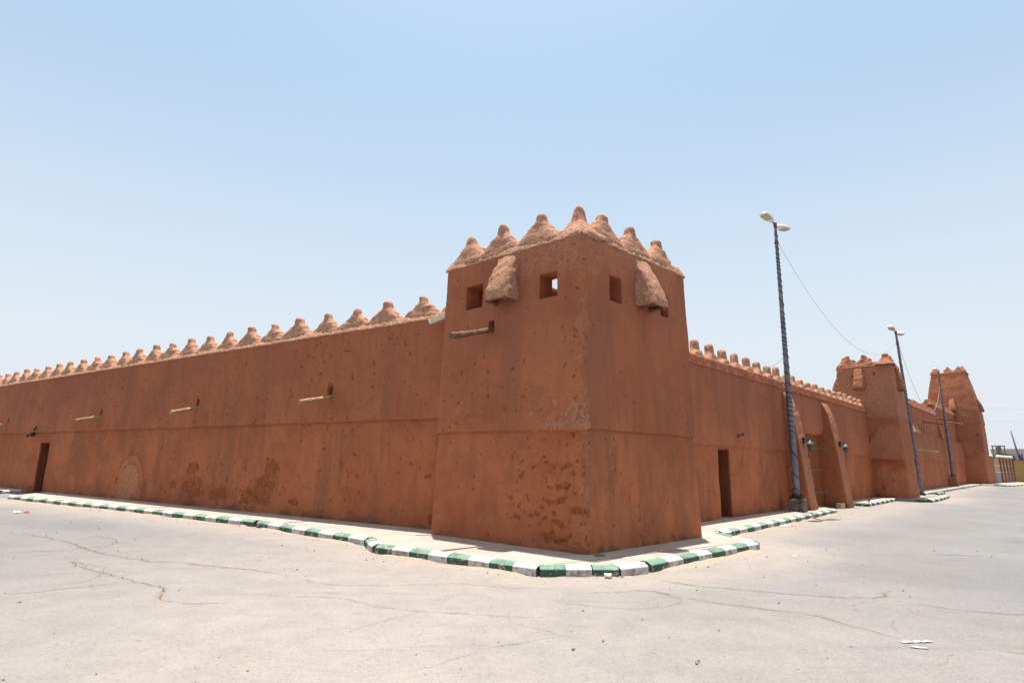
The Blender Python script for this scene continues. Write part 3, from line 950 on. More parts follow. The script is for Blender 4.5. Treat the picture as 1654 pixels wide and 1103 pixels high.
for i in (2, 3):
    for j in range(3): t1_m(t1f[i], .95 + j * 1.06, .68, 1.0, 1 + (i + j) % 3)

def corner_merlon(f, W, H, parent, z, inx, seed=5, knob=.115, mat=None):
    hz = [(-.08, .50), (.0, .50), (.06, .475), (.14, .42), (.22, .36), (.30, .30), (.36, .265), (.43, .225), (.49, .19), (.55, .165), (.60, .15)]
    hz = [(h, a * W) for h, a in hz] + [(.66, knob * 1.08), (.74, knob), (.82, knob * .95), (.89, knob * .86), (.94, knob * .72), (.975, knob * .45), (1.0, .01)]
    n = 36; V = []
    for h, a in hz:
        for k in range(n):
            q = 2 * math.pi * k / n; e = .45 if h < .5 else .8
            V.append((a * math.copysign(abs(math.cos(q)) ** e, math.cos(q)), a * math.copysign(abs(math.sin(q)) ** e, math.sin(q)), h * H))
    V = np.array(V); q = V * 6 + seed
    V += np.stack([fbm(q, 4), fbm(q + 50, 4), fbm(q + 90, 4)], 1) * .036
    P = f.P(V[:, 0] + inx, V[:, 1] - inx, V[:, 2] + z)
    m = len(hz)
    F = [(i * n + k, i * n + (k + 1) % n, (i + 1) * n + (k + 1) % n, (i + 1) * n + k) for i in range(m - 1) for k in range(n)] + [tuple((m - 1) * n + k for k in range(n))]
    return mesh_obj('merlon', P, F, mat or MAT['stucco'], parent)
corner_merlon(TR, 1.02, .80, T1, 6.17, ins_top + .47)

machicolation(TL, 2.04, 6.09, 5.02, .54, .70, .47, T1, -.13, 3)
machicolation(TR, 2.15, 6.06, 4.96, .54, .68, .52, T1, -.13, 4)
beam(TL, 2.44, 4.44, 1.10, .068, T1, MAT['timber_dark'], 'waterspout', .26, -.2, .025, 2, trough=False)

# ---- the long wall to the left
L_HOLES = []
L_SPOUT = [(27.95, 3.18), (17.82, 3.24), (10.66, 3.33), (3.92, 3.38)]
for u, z in L_SPOUT: L_HOLES.append((u - .10, u + .08, z - .02, z + .30, .30))
L_HOLES.append((22.48, 23.52, -.1, 2.24, .50))
pitsL = pit_field(21, 430, .1, 26, .2, 5.1, .018, .055, .020)
pitsL += pit_field(22, 80, 0, 12, .15, 1.6, .018, .07, .020)
pitsL += pit_field(23, 90, .3, 9, 2.75, 5.0, .018, .045, .02)
patL = [('repair_and_sun', 14.75, .72, 1.02, 1.12), ('loss', 10.25, .75, .72, .46), ('loss', 10.55, 1.3, .5, .28), ('loss', 11.6, .75, .22, .14), ('loss', 8.7, .62, .32, .2), ('loss', 13.75, .55, .26, .42), ('loss', 15.75, .8, .18, .22),
        ('loss', 6.65, .85, .62, .50), ('loss', 6.35, 1.35, .40, .30), ('loss', 7.4, .55, .3, .3), ('soft', 13.0, .9, .5, .3), ('soft', 3.6, 3.2, .8, .45), ('soft', 2.8, .7, .5, .5), ('loss', 9.1, .5, .3, .2), ('loss', 5.1, .5, .25, .12),
        ('soft', 19.6, 1.2, .7, .5), ('loss', 3.85, 3.45, .22, .30), ('soft', 10.0, 3.0, .3, .4), ('soft', 17.6, 2.9, .25, .4)]
rk = np.random.RandomState(5)
for uc, z0, z1 in ((8.1, 2.8, 4.6), (19.0, .4, 2.0), (5.6, 2.9, 3.6)):
    uu = uc; zz_ = z1
    while zz_ > z0:
        pitsL.append((uu, zz_, .014 + .012 * rk.rand(), .014)); zz_ -= .045; uu += rk.normal() * .016
for u_, z_ in L_SPOUT: patL.append(('soft', u_ + .05, z_ - .42, .16, .5))
LWALL = long_wall(LW, 'clay_wall', 'long clay wall running off to the left of the corner tower, pocked and patched with bare clay', 'wall', -.6, 33.0, [(-.6, 11, .027), (11, 20, .042), (20, 33, .07)], .028, 5.18, 2.68, L_HOLES, pitsL, patL, .004, 10, corner=None, foot=.22)
parapet(LW, -.3, 33.0, 5.17, LWALL, .035, .16, .40, .55, .05, 7, .022)
rsm = random.Random(4)
for k in range(27):
    u = -.45 + k * 1.245 + rsm.uniform(-.05, .05)
    if k > 14: u += (k - 14) * .06
    merlon(LW, u, -.02, 5.275, LWALL, 1.32, .635, 10 + k % 5, th=.36, slope=.16, scale=(rsm.uniform(.96, 1.08), 1, rsm.uniform(.93, 1.07)), rough=.024)
for i, (u, z) in enumerate(L_SPOUT):
    beam(LW, u - .01, z, (.9, .88, .88, .98)[i], .062, LWALL, MAT['timber'], 'waterspout', .2, -.28, .018, 5 + i, trough=False)

def plank_door(fr, u0, u1, z0, z1, n, parent, mat, bands, name='door', planks=5, studs=True, bandname='metal_band'):
    mb = MB(); w = (u1 - u0) / planks
    for k in range(planks):
        mb.box(fr.p(u0 + k * w, n, 0), fr.u, fr.n, fr.z, .006, w - .006, -.05, (.0, .008, .003)[k % 3], z0, z1)
    mb.box(fr.p(u0, n, 0), fr.u, fr.n, fr.z, 0, u1 - u0, -.07, -.052, z0, z1)
    d = mb.build(name, mat, parent)
    for zb in bands:
        b = MB(); b.box(fr.p(u0, n, 0), fr.u, fr.n, fr.z, .01, u1 - u0 - .01, .010, .020, zb - .02, zb + .02)
        nst = int((u1 - u0) / .13)
        for q in range(nst):
            uu = (q + .5) * (u1 - u0) / nst
            b.lathe(fr.p(u0 + uu, n + .02, zb) - np.array([0, 0, .022]), [(.001, 0), (.02, .008), (.026, .022), (.02, .036), (.001, .044)], 8)
        b.build(bandname, MAT['band'], d)
    return d
def lining(fr, u0, u1, z0, z1, n, parent, th=.03):
    mb = MB()
    mb.box(fr.p(0, 0, 0), fr.u, fr.n, fr.z, u0 - .005, u0 + th, n, -.045, z0, z1)
    mb.box(fr.p(0, 0, 0), fr.u, fr.n, fr.z, u1 - th, u1 + .005, n, -.045, z0, z1)
    mb.box(fr.p(0, 0, 0), fr.u, fr.n, fr.z, u0 + th + .002, u1 - th - .002, n, -.05, z1 - th, z1 + .005)
    return mb.build('door_frame', MAT['lining'], parent)
lining(LW, 22.48, 23.52, .13, 2.235, -.43, LWALL)
plank_door(LW, 22.52, 23.48, .13, 2.23, -.44, LWALL, MAT['door'], (.45, 1.15, 1.85))

# ---- the street wall to the right
R_HOLES = [(1.18, 2.0, -.1, 2.17, .52), (8.0, 12.02, -.1, 3.05, .25)]
pitsR = pit_field(31, 60, 0, 20, .2, 4.5, .008, .028, .009)
patR = [('soft', 2.6, 3.0, .35, .10), ('soft', 10.4, 3.62, .3, .18), ('loss', 10.45, 3.6, .14, .1), ('soft', 5.0, 1.0, .4, .7)]
RWALL = long_wall(RW, 'clay_wall', 'clay street wall right of the corner tower holding the plank door and the big wooden gate', 'wall', -1.2, 20.9, .045, .036, 4.60, 2.24, R_HOLES, pitsR, patR, .004, 8, foot=.20)
parapet(RW, -.8, 20.9, 4.60, RWALL, .045, .30, .44, .14, .06, 9, .018, MAT['adobe'])
ru = [-.57] + [.43 + i for i in range(8)] + [8.42, 9.2, 10.2, 11.25, 12.3, 13.3, 14.3, 15.3, 16.3, 17.25, 18.2, 19.15, 20.1]
for k, u in enumerate(ru):
    merlon(RW, u, -.02, 4.78, RWALL, 1.06, .68 if u < 8 else .54, 20 + k % 4, th=.40, slope=.14, bullet=True, steps=.03, scale=(rsm.uniform(.93, 1.05), 1, rsm.uniform(.92, 1.06)), knob=.135, rough=.022)
lining(RW, 1.18, 2.0, .10, 2.165, -.44, RWALL)
plank_door(RW, 1.22, 1.96, .10, 2.16, -.46, RWALL, MAT['door'], (.5, 1.15, 1.8))
# the gate and the two raking buttresses beside it
GATE = plank_door(RW, 7.96, 12.08, .02, 3.10, -.10, RWALL, MAT['gate'], (.62, 1.52, 2.45), 'gate', 18)
# lintel mass with a rounded lower edge over the gate
lv = []; LS = np.linspace(7.9, 12.10, 60); 
prof_l = [(-.34, 3.22), (-.32, 3.08), (-.2, 3.00), (-.05, 2.97), (.045, 3.02), (.085, 3.12), (.088, 3.3), (.07, 3.8), (.05, 4.3), (.022, 4.56), (-.1, 4.57)]
U, K = np.meshgrid(LS, np.arange(len(prof_l)))
pn = np.array([p[0] for p in prof_l])[K]; pz = np.array([p[1] for p in prof_l])[K]
endr = np.clip((abs(U - 10.0) - 1.65) / .43, 0, 1)
pz = pz + np.where(K < 6, .22 * endr ** 2.5, 0)
P = RW.P(U, pn, pz); P = P + RW.n * (.014 * fbm(P * 2.5, 4))[..., None]
idx = np.arange(P.shape[0] * P.shape[1]).reshape(P.shape[:2])
mesh_obj('lintel', P.reshape(-1, 3), np.stack([idx[:-1, :-1], idx[:-1, 1:], idx[1:, 1:], idx[1:, :-1]], -1).reshape(-1, 4), MAT['adobe'], RWALL)

def buttress(u0, u1, parent, seed):
    prof = [(.80, -.02), (.755, .2), (.70, .7), (.655, 1.2), (.60, 1.75), (.555, 2.26), (.50, 2.7), (.44, 3.1), (.375, 3.55), (.30, 3.92), (.20, 4.22), (.10, 4.42), (.0, 4.50)]
    zz = np.linspace(0, 4.5, 90); nn = np.interp(zz, [p[1] for p in prof], [p[0] for p in prof])
    rows = []
    nside, nfr = 12, 22
    for z, n in zip(zz, nn):
        row = []
        for k in range(nside): row.append((u0, -.38 + (n + .38) * k / (nside - 1), z))
        for k in range(1, nfr):
            row.append((u0 + (u1 - u0) * k / (nfr - 1), n, z))
        for k in range(1, nside): row.append((u1, n - (n + .38) * k / (nside - 1), z))
        rows.append(row)
    R = np.array(rows)
    # round the arrises
    uc = (u0 + u1) / 2
    R[..., 1] -= .035 * sstep(.42, .5, abs(R[..., 0] - uc) / (u1 - u0)) * (R[..., 1] > nn[:, None] - .06)
    groove = np.exp(-((R[..., 0] - (u0 + (u1 - u0) * .62)) / .025) ** 2) * (R[..., 1] > nn[:, None] - .02) * (R[..., 2] < 2.6)
    P = RW.P(R[..., 0], R[..., 1], R[..., 2])
    nz3 = np.stack([fbm(P * 4 + seed, 5, .6), fbm(P * 4 + 40 + seed, 5, .6), fbm(P * 3 + 80, 4)], -1)
    P = P + nz3 * .022
    front = (R[..., 1] > nn[:, None] - .03)
    P = P - RW.n * (.03 * groove)[..., None]
    idx = np.arange(P.shape[0] * P.shape[1]).reshape(P.shape[:2])
    ro = np.where(front, .75, .08).ravel(); ft = (1 - sstep(.05, .35, R[..., 2] + .2 * nz3[..., 0])).ravel() * .5
    dm = groove.ravel() * .5
    F = np.stack([idx[:-1, :-1], idx[:-1, 1:], idx[1:, 1:], idx[1:, :-1]], -1).reshape(-1, 4)
    return mesh_obj('buttress', P.reshape(-1, 3), F, MAT['adobe'], parent, {'rough': ro, 'foot': ft, 'damage': dm})
buttress(7.15, 7.98, RWALL, 3)
buttress(12.06, 12.92, RWALL, 8)

# ---- the second tower
def rp(u, n): return tuple(RW.p(u, n, 0)[:2])
t2_inset = lambda z: .014 * z + .0032 * z * z
t2_inset_n = lambda z: .012 * z + .098 * np.clip(z - 4.28, 0, 9)
def t2_deco(S, Z, D, dmg, ro, ft, rp_, st):
    e = fbm(np.stack([S * 1.3, Z * 1.3, S * 0 + 31], -1), 5, .6)
    g = fbm(np.stack([S * 8, Z * 8, S * 0 + 3], -1), 4, .65)
    up = sstep(4.25, 4.4, Z)
    side0 = S < st[1]
    # bulging coats, their paler colour standing in for patches of sun
    arch = ((S - 2.50) / .92) ** 4 + (np.clip(Z - 2.1, 0, 9) / 1.75) ** 3 + .55 * e
    m2 = side0 * sstep(1.05, .80, arch) * (Z > 2.12)
    D += m2 * (.02 + .13 * np.clip((3.9 - Z) / 1.75, 0, 1)) + m2 * .010 * g
    m3 = side0 * sstep(1.75, 2.1, S + .3 * e) * sstep(1.72, 1.45, Z + .35 * e) 
    D += m3 * (.02 + .08 * np.clip((1.7 - Z) / 1.3, 0, 1)) + m3 * .012 * g
    ro[:] = np.maximum(ro, np.clip(up * .75 + m2 * .6 + m3 * (.25 + .5 * sstep(.9, 1.5, Z)), 0, 1))
    D += up * .030 * g
    m4 = side0 * sstep(5.0, 4.3, Z + .3 * e) * (Z > 4.28); D += m4 * (.0 * np.clip((5.0 - Z) / .7, 0, 1))
T2, t2f, t2L = tower('square_tower', 'tapering clay tower beside the gate, behind the second lamp post, with a hooded drop box', 'tower',
                     [rp(20.5, -1.60), rp(20.5, 1.66), rp(23.2, 1.66), rp(23.2, -1.60)], (.05, .06, .3, .3), .05, 7.17, t2_inset, [4.28, 2.12],
                     [], [(.98, 6.66, .06, .12), (2.20, 6.76, .06, .12), (2.55, 1.0, .05, .05), (2.0, .55, .06, .05)] + pit_field(41, 60, 0, 3.2, .2, 4.2, .015, .05, .02), 0, None, t2_deco, MAT['adobe_far'], .022, .2, .02, None, t2_inset_n)
it2n = float(t2_inset_n(7.17))
it2 = float(t2_inset(7.17))
for i, f in enumerate(t2f):
    fa, fb = (it2, it2n) if i % 2 == 0 else (it2n, it2)
    parapet(f, fa - .01, t2L[i] - fa + .01, 7.15, T2, -fb + .015, .24, .42, .40, .06, seed=i + 11, rough=.028, mitre=True, mat=MAT['stucco_far'])
    for j, u in enumerate(((fa + .56, t2L[i] / 2, t2L[i] - fa - .56))):
        if i == 0 and j == 2: continue
        if i % 2 and j == 1: continue
        merlon(f, u, -fb - .03, 7.26, T2, 1.02, .64, 30 + j, MAT['stucco_far'], th=.42, slope=.30, rough=.03)
corner_merlon(t2f[1], .95, .62, T2, 7.22, it2 + .36, 9, .10, MAT['stucco_far'])
machicolation(t2f[0], 1.38, 7.05, 5.92, .40, .62, .42, T2, -it2n + .06, 6, MAT['stucco_far'])
machicolation(t2f[1], 1.2, 7.02, 5.82, .45, .7, .26, T2, -it2 + .12, 7, MAT['stucco_far'])
machicolation(t2f[3], 1.2, 7.02, 5.82, .45, .7, .46, T2, -it2 + .12, 8, MAT['stucco_far'])
beam(t2f[0], 2.4, 5.92, -.22, .05, T2, MAT['timber'], 'timber_stub', .02, -.4, .004, 3)

# ---- the row of clay houses beyond
MW = long_wall(RW, 'clay_wall', 'low clay frontage beyond the second tower, between the second and third lamp posts', 'wall', 24.0, 62.4, .12, .08, 4.22, 2.18, [], pit_field(51, 90, 24, 60, .2, 4.2, .015, .05, .015), [], .004, 40, mat=MAT['adobe'], foot=.2)
parapet(RW, 24.0, 37.2, 4.22, MW, .035, .26, .42, .40, .08, 13, .025)
for k in range(13): merlon(RW, 24.6 + k, -.05, 4.40, MW, .98, .46, 20 + k % 4, th=.42, slope=.2, knob=.140, rough=.022)
beam(RW, 33.0, 2.92, 1.5, .085, MW, MAT['timber'], 'waterspout', .15, -.2, .02, 21)
H2, h2f, h2L = tower('clay_house', 'lower of the two crenellated clay houses above the frontage, with narrow slits', 'house', [rp(35.6, -7), rp(35.6, -.06), rp(47.6, -.06), rp(47.6, -7)], (.3, .10, .5, .5), .09, 6.18, lambda z: .012 * z, [],
                     [(6.94 + 1.7 + k * 1.05, 6.94 + 2.0 + k * 1.05, 4.40, 4.95, .35) for k in range(3)], [], .36, 3.9, None, MAT['adobe'], .015, .0)
i2 = .074
for i, f in enumerate(h2f[:3]):
    parapet(f, i2, h2L[i] - i2, 6.16, H2, -i2 + .035, .22, .40, .40, .10, seed=i + 31, rough=.028, mitre=True, mat=MAT['stucco_far'])
    k = 0; u = .5
    while u < h2L[i] - .3:
        merlon(f, u, -i2 - .03, 6.29, H2, .98, .46, 20 + k % 4, MAT['stucco_far'], th=.42, slope=.2, knob=.140, rough=.022); u += .92; k += 1
beam(h2f[1], 4.0, 5.25, 1.4, .09, H2, MAT['timber_dark'], 'waterspout', .25, -.2, .02, 22)
H3, h3f, h3L = tower('clay_house', 'taller crenellated clay house in front of the farthest tower', 'house', [rp(47.9, -8), rp(47.9, -.30), rp(62.0, -.30), rp(62.0, -8)], (.3, .12, .5, .5), .10, 7.15, lambda z: .012 * z, [],
                     [], [], 0, None, None, MAT['adobe'], .015, .0)
for i, f in enumerate(h3f[:3]):
    parapet(f, .09, h3L[i] - .09, 7.13, H3, -.09 + .035, .22, .40, .40, .12, seed=i + 41, rough=.028, mitre=True, mat=MAT['stucco_far'])
    k = 0; u = .5
    while u < h3L[i] - .3:
        merlon(f, u, -.12, 7.26, H3, .98, .5, 20 + k % 4, MAT['stucco_far'], th=.42, slope=.2, knob=.140, rough=.022); u += .95; k += 1
beam(h3f[1], .9, 6.05, 1.2, .09, H3, MAT['timber_dark'], 'waterspout', .2, -.2, .02, 23)
beam(h3f[1], 4.4, 6.0, 1.5, .09, H3, MAT['timber'], 'waterspout', .3, -.2, .02, 24)
mb = MB()   # raking pilaster between the two houses
mb.hexa([RW.p(*q) for q in ((47.0, -.3, 4.2), (47.0, .16, 4.2), (48.3, .16, 4.2), (48.3, -.3, 4.2), (47.0, -.4, 6.1), (47.0, -.13, 6.1), (47.7, -.13, 6.1), (47.7, -.4, 6.1))])
mb.build('pilaster', MAT['adobe'], H2)

# ---- the farthest tower
t3_inset = lambda z: .006 * z + .0165 * np.clip(z - 5, 0, 9) ** 2
def t3_deco(S, Z, D, dmg, ro, ft, rp_, st):
    e = fbm(np.stack([S * .8, Z * .8, S * 0 + 31], -1), 5, .6); g = fbm(np.stack([S * 4, Z * 4, S * 0 + 3], -1), 4, .65)
    for z0, z1 in ((3.1, 4.6), (6.2, 8.2), (0, 2.2)):
        k = np.clip((z1 - Z) / (z1 - z0), 0, 1) * (Z > z0) * sstep(-.1, .3, e); D += .05 * k * (1 + .4 * g)
    D += .010 * g
    ro[:] = np.maximum(ro, .35 + .3 * e)
T3, t3f, t3L = tower('square_tower', 'tallest and farthest clay tower, steeply tapering, beside the third lamp post', 'tower',
                     [rp(62.0, -2.95), rp(62.0, 1.86), rp(66.4, 1.86), rp(66.4, -2.95)], (.09, .1, .4, .4), .09, 11.85, t3_inset, [6.25, 3.1], [], [(4.3, 5.2, .10, .12)], 0, None, t3_deco, MAT['adobe_far'], .03, .2, .05)
it3 = float(t3_inset(11.85))
for i, f in enumerate(t3f):
    parapet(f, it3 - .03, t3L[i] - it3 + .03, 11.82, T3, -it3 + .05, .26, .45, .40, .1, seed=i + 21, rough=.035, mitre=True, mat=MAT['stucco_far'])
    for j in range(3):
        merlon(f, it3 + .58 + j * (t3L[i] - 2 * it3 - 1.16) / 2, -it3 - .02, 11.96, T3, 1.15, .60, 30 + j, MAT['stucco_far'], th=.45, slope=.3, rough=.03)
machicolation(t3f[0], 2.5, 8.95, 7.7, .45, .75, .5, T3, -float(t3_inset(8.2)), 6, MAT['stucco_far'])
machicolation(t3f[1], 2.2, 8.95, 7.65, .5, .8, .42, T3, -float(t3_inset(8.2)), 7, MAT['stucco_far'])

# ------------------------------------------------------------------ ground
K_L = [(-19.41, 23.54), (-12.04, 19.08), (-6.49, 15.53)]
K_L2 = [(-6.36, 15.42), (-2.94, 12.52)]
K_J = [(-2.92, 12.44), (-2.74, 11.95), (-2.57, 11.60)]
K_C = [(-2.50, 11.52), (.42, 9.48)]
K_C2 = [(.47, 9.46), (1.69, 9.53)]
K_C3 = [(1.72, 9.55), (2.22, 9.88)]
K_R = [(2.30, 9.98), (5.22, 12.84)]
K_R2 = [(5.24, 12.88), (5.02, 14.3)]
K_S = [(5.10, 14.62), (8.4, 18.35), (12.25, 22.80)]
def rl(u, n): return tuple(RW.p(u, n, 0)[:2])
K_G = [rl(13.85, .62), rl(13.85, 1.12)]
K_H = [rl(13.95, 1.12), rl(20.2, 1.05)]
K_T = [rl(20.3, 1.9), rl(20.3, 2.55), rl(22.6, 2.6)]
K_T2 = [rl(22.7, 2.6), rl(26.9, 2.5), rl(26.9, 1.5)]
K_U = [rl(30.6, 1.55), rl(33.4, 1.5)]
K_M = [rl(28.0, 1.0), rl(48.0, 1.0)]
K_M2 = [rl(48.2, 1.0), rl(60.6, 1.1)]
K_E = [rl(60.7, 1.2), rl(60.7, 3.6), rl(76.0, 5.2)]
def ll(u, n): return tuple(LW.p(u, n, 0)[:2])
K_0 = [ll(24.0, .25), ll(24.0, 1.15), ll(34.0, 1.35)]
KALL = [K_L, K_L2, K_J, K_C, K_C2, K_C3, K_R, K_R2, K_S, K_G, K_H, K_T, K_T2, K_U, K_M, K_M2, K_E, K_0]

def dist_poly(X, Y, pts):
    d = np.full(X.shape, 1e9)
    for (x0, y0), (x1, y1) in zip(pts[:-1], pts[1:]):
        dx, dy = x1 - x0, y1 - y0; L = dx * dx + dy * dy
        t = np.clip(((X - x0) * dx + (Y - y0) * dy) / L, 0, 1)
        d = np.minimum(d, np.hypot(X - x0 - t * dx, Y - y0 - t * dy))
    return d
def graded(c0, c1, step, far, grow=1.16):
    x = list(np.arange(c0, c1 + step, step)); s = step
    while x[-1] < far: s *= grow; x.append(x[-1] + s)
    s = step; lo = []
    v = c0
    while v > -far: s *= grow; v -= s; lo.append(v)
    return np.array(lo[::-1] + x)
gx = graded(-26, 30, .18, 3000); gy = graded(1, 40, .18, 3000)
GX, GY = np.meshgrid(gx, gy)
dk = np.full(GX.shape, 1e9)
for k in KALL: dk = np.minimum(dk, dist_poly(GX, GY, k))
rel = np.stack([GX - RW.o[0], GY - RW.o[1]], -1)
un_ = rel @ RW.u[:2]; nn_ = rel @ RW.n[:2]
sand = .95 * np.exp(-(dk / 1.5) ** 1.6)
street = np.exp(-(np.clip(nn_ - .8, 0, None) / 2.3) ** 2) * sstep(-4.5, -1.5, un_) * (nn_ > -.5) * (1 - .55 * sstep(12, 30, un_))
sand = np.maximum(sand, .95 * street)
gatep = np.exp(-((un_ - 11) / 3.0) ** 2) * np.exp(-(np.clip(nn_ - .2, 0, None) / 2.0) ** 2); sand = np.maximum(sand, gatep)
dusty = .62 * np.exp(-((GX + 1.5) / 6.0) ** 2) * sstep(26, 14, GY)
leftyard = .5 * np.exp(-(np.clip((rel @ np.array([0, 0])), 0, 1))) * 0
sand = np.clip(np.maximum(sand, dusty) + .12 * fbm(np.stack([GX * .3, GY * .3, GX * 0], -1), 4), 0, 1)
sand = np.where(np.hypot(GX, GY) > 130, .8, sand)
gz = .0 * GX + .012 * perlin(np.stack([GX * .35, GY * .35, GX * 0 + 2], -1)) * (dk > .6) * sstep(0.6, 2.5, dk)
gidx = np.arange(GX.size).reshape(GX.shape)
GF = np.stack([gidx[:-1, :-1], gidx[:-1, 1:], gidx[1:, 1:], gidx[1:, :-1]], -1).reshape(-1, 4)
ROAD = mesh_obj('road', np.stack([GX, GY, gz - .012], -1).reshape(-1, 3), GF, MAT['road'], None, {'sand': sand.ravel()})
tag(ROAD, kind='structure')

# cracks in the asphalt: thin strips of sand-filled broken surface
def crack(pts, w, mat, seed, name='road_crack'):
    pts = np.array(pts, float); out = []
    for a, b in zip(pts[:-1], pts[1:]):
        n = max(2, int(np.hypot(*(b - a)) / .10))
        for t in np.linspace(0, 1, n, endpoint=False): out.append(a + (b - a) * t)
    out.append(pts[-1]); C = np.array(out); n = len(C)
    k = np.ones(7) / 7
    for c in (0, 1):
        e = np.concatenate([[C[0, c]] * 3, C[:, c], [C[-1, c]] * 3]); C[:, c] = np.convolve(e, k, 'valid')
    q = np.stack([C[:, 0] * 1.6, C[:, 1] * 1.6, np.full(n, seed * 3.3)], 1)
    C = C + np.stack([fbm(q, 5, .6), fbm(q + 40, 5, .6)], 1) * .09 + np.stack([perlin(q * 9), perlin(q * 9 + 40)], 1) * .022
    T = np.gradient(C, axis=0); T /= np.linalg.norm(T, axis=1)[:, None]; Nn = np.stack([-T[:, 1], T[:, 0]], 1)
    ww = w * np.clip(np.minimum(np.arange(n), np.arange(n)[::-1]) / 6.0, .15, 1)
    rows = np.linspace(-1, 1, 7); V = []; A = []
    for r in rows:
        p = C + Nn * (ww * r)[:, None]
        z = .012 * perlin(np.stack([p[:, 0] * .35, p[:, 1] * .35, p[:, 0] * 0 + 2], -1)) - .012 + .0045
        V.append(np.concatenate([p, z[:, None]], 1)); A.append(np.full(n, r))
    V = np.concatenate(V); A = np.concatenate(A)
    idx = np.arange(len(V)).reshape(7, n)
    F = np.stack([idx[:-1, :-1], idx[:-1, 1:], idx[1:, 1:], idx[1:, :-1]], -1).reshape(-1, 4)
    o = mesh_obj(name, V, F, mat, ROAD, {'across': A})
    return o
CR = {
 'a': [(-11.44, 13.84), (-10.47, 13.49), (-9.2, 12.69), (-7.6, 11.3), (-6.77, 10.73), (-6.04, 10.41), (-5.06, 10.12), (-4.18, 9.85), (-3.25, 9.3)],
 'b': [(-3.36, 9.24), (-2.6, 8.71), (-1.91, 8.72), (-1.31, 8.72), (-0.91, 9.01), (-0.18, 8.71), (0.67, 8.57)],
 'c': [(-3.46, 7.95), (-2.67, 7.93), (-2.03, 7.87), (-1.64, 7.57), (-1.3, 7.34), (-0.87, 7.31), (-0.14, 7.15), (0.48, 7.03)],
 'd': [(-0.89, 5.19), (-0.63, 5.47), (-0.33, 5.76), (0.06, 6.06), (0.5, 6.38)],
 'e': [(1.57, 8.88), (2.01, 8.5), (2.27, 8.25), (2.77, 7.84), (3.26, 7.55), (3.48, 7.39), (3.65, 7.46), (3.67, 7.2), (3.85, 6.78), (3.94, 6.51), (4.06, 6.41)],
 'f': [(2.21, 9.52), (2.44, 9.16), (2.8, 8.88), (3.26, 8.7), (3.69, 8.49), (4.0, 8.44), (4.37, 8.35), (4.68, 8.19), (5.08, 8.43), (5.53, 8.94)],
 'g': [(5.02, 8.14), (5.28, 7.89), (5.73, 7.67), (6.15, 7.54), (7.6, 7.3)], 'h': [(4.3, 6.14), (4.61, 6.08), (4.86, 6.0), (5.6, 5.9)],
 'i': [(-7.53, 10.47), (-6.99, 10.08), (-6.32, 9.46), (-5.64, 9.07), (-5.27, 8.78), (-4.66, 8.32), (-4.25, 7.7), (-3.59, 7.45), (-3.16, 7.63)],
 'j': [(-8.5, 10.38), (-7.92, 10.43), (-7.53, 10.6), (-6.2, 9.58), (-5.9, 9.0), (-6.04, 8.46), (-6.0, 8.15)],
 'k': [(0.68, 8.15), (1.07, 8.44), (1.86, 8.57), (2.33, 8.15), (2.14, 7.8), (1.33, 7.53), (0.75, 7.71), (0.68, 8.15)],
 'l': [(-5.3, 8.75), (-5.6, 8.35), (-6.0, 7.95), (-6.5, 7.75)]}
for k, (nm, pts) in enumerate(CR.items()):
    big = nm in 'aefgil'
    crack(pts, {'a': .18, 'e': .17, 'f': .17, 'g': .14, 'i': .15, 'l': .16}.get(nm, .09), MAT['crack'] if big else MAT['crack_thin'], k)
crack([(-9.2, 13.5), (-8.2, 12.9), (-7.7, 12.2), (-8.0, 11.4), (-9.2, 10.9)], .03, MAT['tyre'], 40, 'tyre_mark')
for k, (x, y, L) in enumerate(((9.0, 12.4, .8), (10.4, 13.0, .4), (6.2, 11.0, .45), (12.2, 14.6, .6))):
    crack([(x - L, y + .05), (x, y), (x + L, y - .12)], .07, MAT['tyre'], 50 + k, 'oil_mark')

# pavements
rsc = np.random.RandomState(11)
for k in range(26):      # hairline branches
    nm = list(CR)[rsc.randint(len(CR))]; pt = np.array(CR[nm][rsc.randint(len(CR[nm]))]); a = rsc.uniform(0, 6.28); pp = [pt]
    for _ in range(rsc.randint(3, 6)):
        a += rsc.normal() * .5; pp.append(pp[-1] + np.array([math.cos(a), math.sin(a) * .8]) * rsc.uniform(.18, .42))
    crack(pp, .05, MAT['crack_thin'], 80 + k)
def slab(pts, z, name='sidewalk', mat=None):
    bm = bmesh.new()
    vs_ = [bm.verts.new((p[0], p[1], z)) for p in pts]
    f = bm.faces.new(vs_)
    if f.normal.z < 0: f.normal_flip()
    r = bmesh.ops.extrude_face_region(bm, geom=[f])
    for v in r['geom']:
        if isinstance(v, bmesh.types.BMVert): v.co.z = -.05
    bmesh.ops.triangulate(bm, faces=bm.faces[:])
    me = bpy.data.meshes.new(name); bm.to_mesh(me); bm.free()
    me.materials.append(mat or MAT['sidewalk'])
    o = bpy.data.objects.new(name, me); COL.objects.link(o)
    return tag(o, kind='structure')
def inw(pts, d):   # shift a path to its left
    pts = np.array(pts, float); out = []
    for i in range(len(pts)):
        t = pts[min(i + 1, len(pts) - 1)] - pts[max(i - 1, 0)]; t /= np.linalg.norm(t)
        out.append(pts[i] + d * np.array([-t[1], t[0]]))
    return [tuple(p) for p in out]
SH = .12
main = []
for k in (K_L, K_L2, K_J, K_C, K_C2, K_C3, K_R, K_R2): main += inw(k, SH)
main += inw(K_S, SH)
slab(main + [rl(10.6, -.2), rl(-.6, -.3), (1.2, 13.6), ll(-.2, -.3), ll(22.3, -.3)], .13)
slab(inw(K_G + K_H, SH) + [rl(20.8, -.2), rl(13.2, -.2)], .126)
